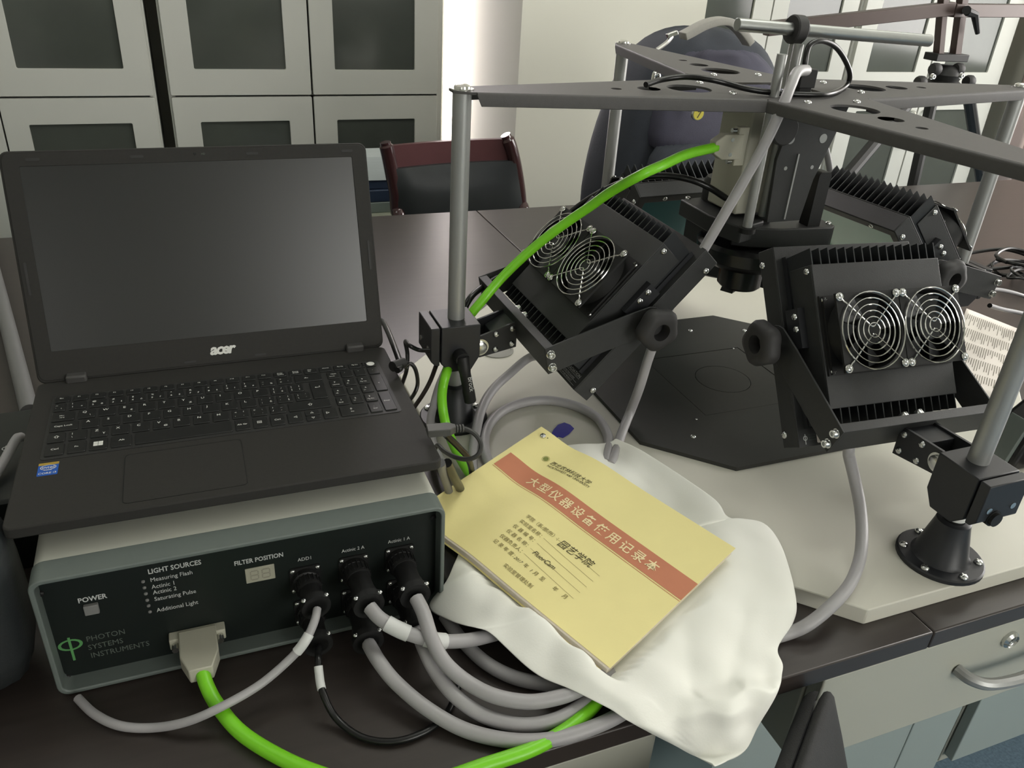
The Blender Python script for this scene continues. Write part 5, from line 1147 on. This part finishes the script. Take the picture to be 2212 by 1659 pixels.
# ------------------------------------------------------------------ left edge: second box, bag, tube
c0 = on_z(16, 1082, .845); b = MB(); b.box((c0.x-.30, c0.y, DZ), (-.184, c0.y+.20, .845))
pb2 = thing('supply_box', 'black box with a small white emblem left of the laptop, at the picture edge', 'box', (c0.x-.1, c0.y+.1, DZ))
bb = b.build('housing', FPANEL, pb2, bev=.004)
e0 = on_z(12, 969, .8452); g = MB(); g.plate_hole([(e0.x+x, e0.y+y) for x, y in circ(0, 0, .004)], [(e0.x+x, e0.y+y) for x, y in circ(0, 0, .003)], (0, 0, .8452), X, Y, Z*.0003); g.box((e0.x-.0006, e0.y-.008, .8452), (e0.x+.0006, e0.y+.006, .8455)); g.build('emblem', PRINTG, bb)
cable('cable', 'grey cable curving down at the left picture edge, nearer of two', [(46, 944, .865), (36, 948, .868), (22, 972, .862), (4, 1004, .856), (-20, 1040, .852)], .0055, CGREY)
cable('cable', 'grey cable leaving left at the picture edge, farther of two', [(62, 908, .80), (45, 915, .80), (20, 928, .80), (0, 938, .80), (-40, 950, .80)], .0045, CGREY)
ra, rb = on_z(64, 890, DZ+.0125), on_z(-30, 520, DZ+.0125); b = MB().cyl(ra, rb, .0123, n=18); solo('grey_rod', b, MATS['grey_tube'], 'grey tube lying on the bench left behind the laptop', 'tube', ((ra+rb)/2 - Z*.0123))  # plain grey cylinder laid along the bench top
cf = on_y(30, 1212, .63); zc_ = cf.z
lb = [(.751, -.62, -.19, .628, .74), (.79, -.625, -.186, .622, .745), (zc_-.03, -.62, -.186, .626, .742), (zc_-.008, -.61, -.189, .640, .73), (zc_+.002, -.59, -.197, .655, .715)]
solo('padded_case', loft(lb, 32, .5), LEATHER, 'black padded case standing left of the control box in the dark corner', 'case', (-.40, .68, DZ), ang=70, sub=1)

# ------------------------------------------------------------------ office chair at the bench, its back seen edge-on
oc_ = thing('office_chair', 'black office chair with grey piping, its backrest edge before the drawer cabinet', 'chair', (.35, .18, 0))
LX_ = Vector((.8, .6, 0)); PC_ = Vector((.56, .418, .70))       # LX_ runs along the backrest towards its far edge
def back_part(pxs, name, m, bv, depth=.44, inset=0.):
    prof = [on_plane(px, py, PC_ - LX_*inset, LX_) for px, py in pxs]; k = len(prof)
    c = sum(prof, Vector())/k; vs = []; secs = [(0, .80), (.006, .92), (.016, .985), (.03, 1.)] + [(depth, 1.)]
    for d, f in secs: vs += [(c + (p - c)*f) - LX_*d for p in prof]
    n = len(secs); fs = [(j*k+i, j*k+(i+1) % k, (j+1)*k+(i+1) % k, (j+1)*k+i) for j in range(n-1) for i in range(k)] + [tuple(range(k)), tuple(range((n-1)*k, n*k))]
    return MB().add(vs, fs).build(name, m, oc_, ang=60)
back_part([(1712, 1720), (1704, 1659), (1713, 1577), (1724, 1527), (1740, 1490), (1752, 1480), (1764, 1476), (1774, 1478), (1768, 1492), (1752, 1530), (1742, 1575), (1738, 1659), (1742, 1720)], 'back_shell', CHAIRF, .005)
back_part([(1718, 1720), (1714, 1659), (1719, 1605), (1734, 1550), (1752, 1514), (1764, 1497), (1770, 1497), (1758, 1520), (1744, 1556), (1733, 1605), (1728, 1659), (1730, 1720)], 'piping', PIPING, 0, inset=-.012)
back_part([(1733, 1720), (1731, 1659), (1736, 1605), (1747, 1556), (1761, 1520), (1772, 1498), (1776, 1500), (1764, 1525), (1751, 1558), (1741, 1605), (1737, 1659), (1739, 1720)], 'piping', PIPING, 0, inset=-.012)
back_part([(1746, 1720), (1744, 1659), (1746, 1600), (1755, 1550), (1768, 1512), (1776, 1488), (1782, 1479), (1790, 1477), (1798, 1479), (1806, 1490), (1816, 1541), (1827, 1595), (1838, 1659), (1846, 1720)], 'back_cushion', CHAIRF, .007)
b = MB(); b.prism(rrect(.06, -.05, .52, .40, .08, 5), (0, 0, .40), X, Y, Z*.07); b.build('seat', CHAIRF, oc_, bev=.02, seg=3)
MB().obox((.53, .18, .42), (.02, 0, 0), (0, .04, 0), (0, 0, .09)).build('back_bracket', BPLAST, oc_, bev=.004)
MB().cyl((.3, .18, .07), (.3, .18, .40), .028, .022, n=16).build('gas_column', CHROME, oc_)
for i in range(5):
    a = R(72*i+20); d = Vector((math.cos(a), math.sin(a), 0)); p = Vector((.3, .18, 0)); lg = MB().tube([p + Z*.085, p + d*.27 + Z*.065], [.024, .014], 10).build('leg', BPLAST, oc_)
    b = MB(); b.cyl(p + d*.27 + Vector((-d.y, d.x, 0))*.018 + Z*.026, p + d*.27 - Vector((-d.y, d.x, 0))*.018 + Z*.026, .026, n=16); b.build('caster', RUBBER, lg)
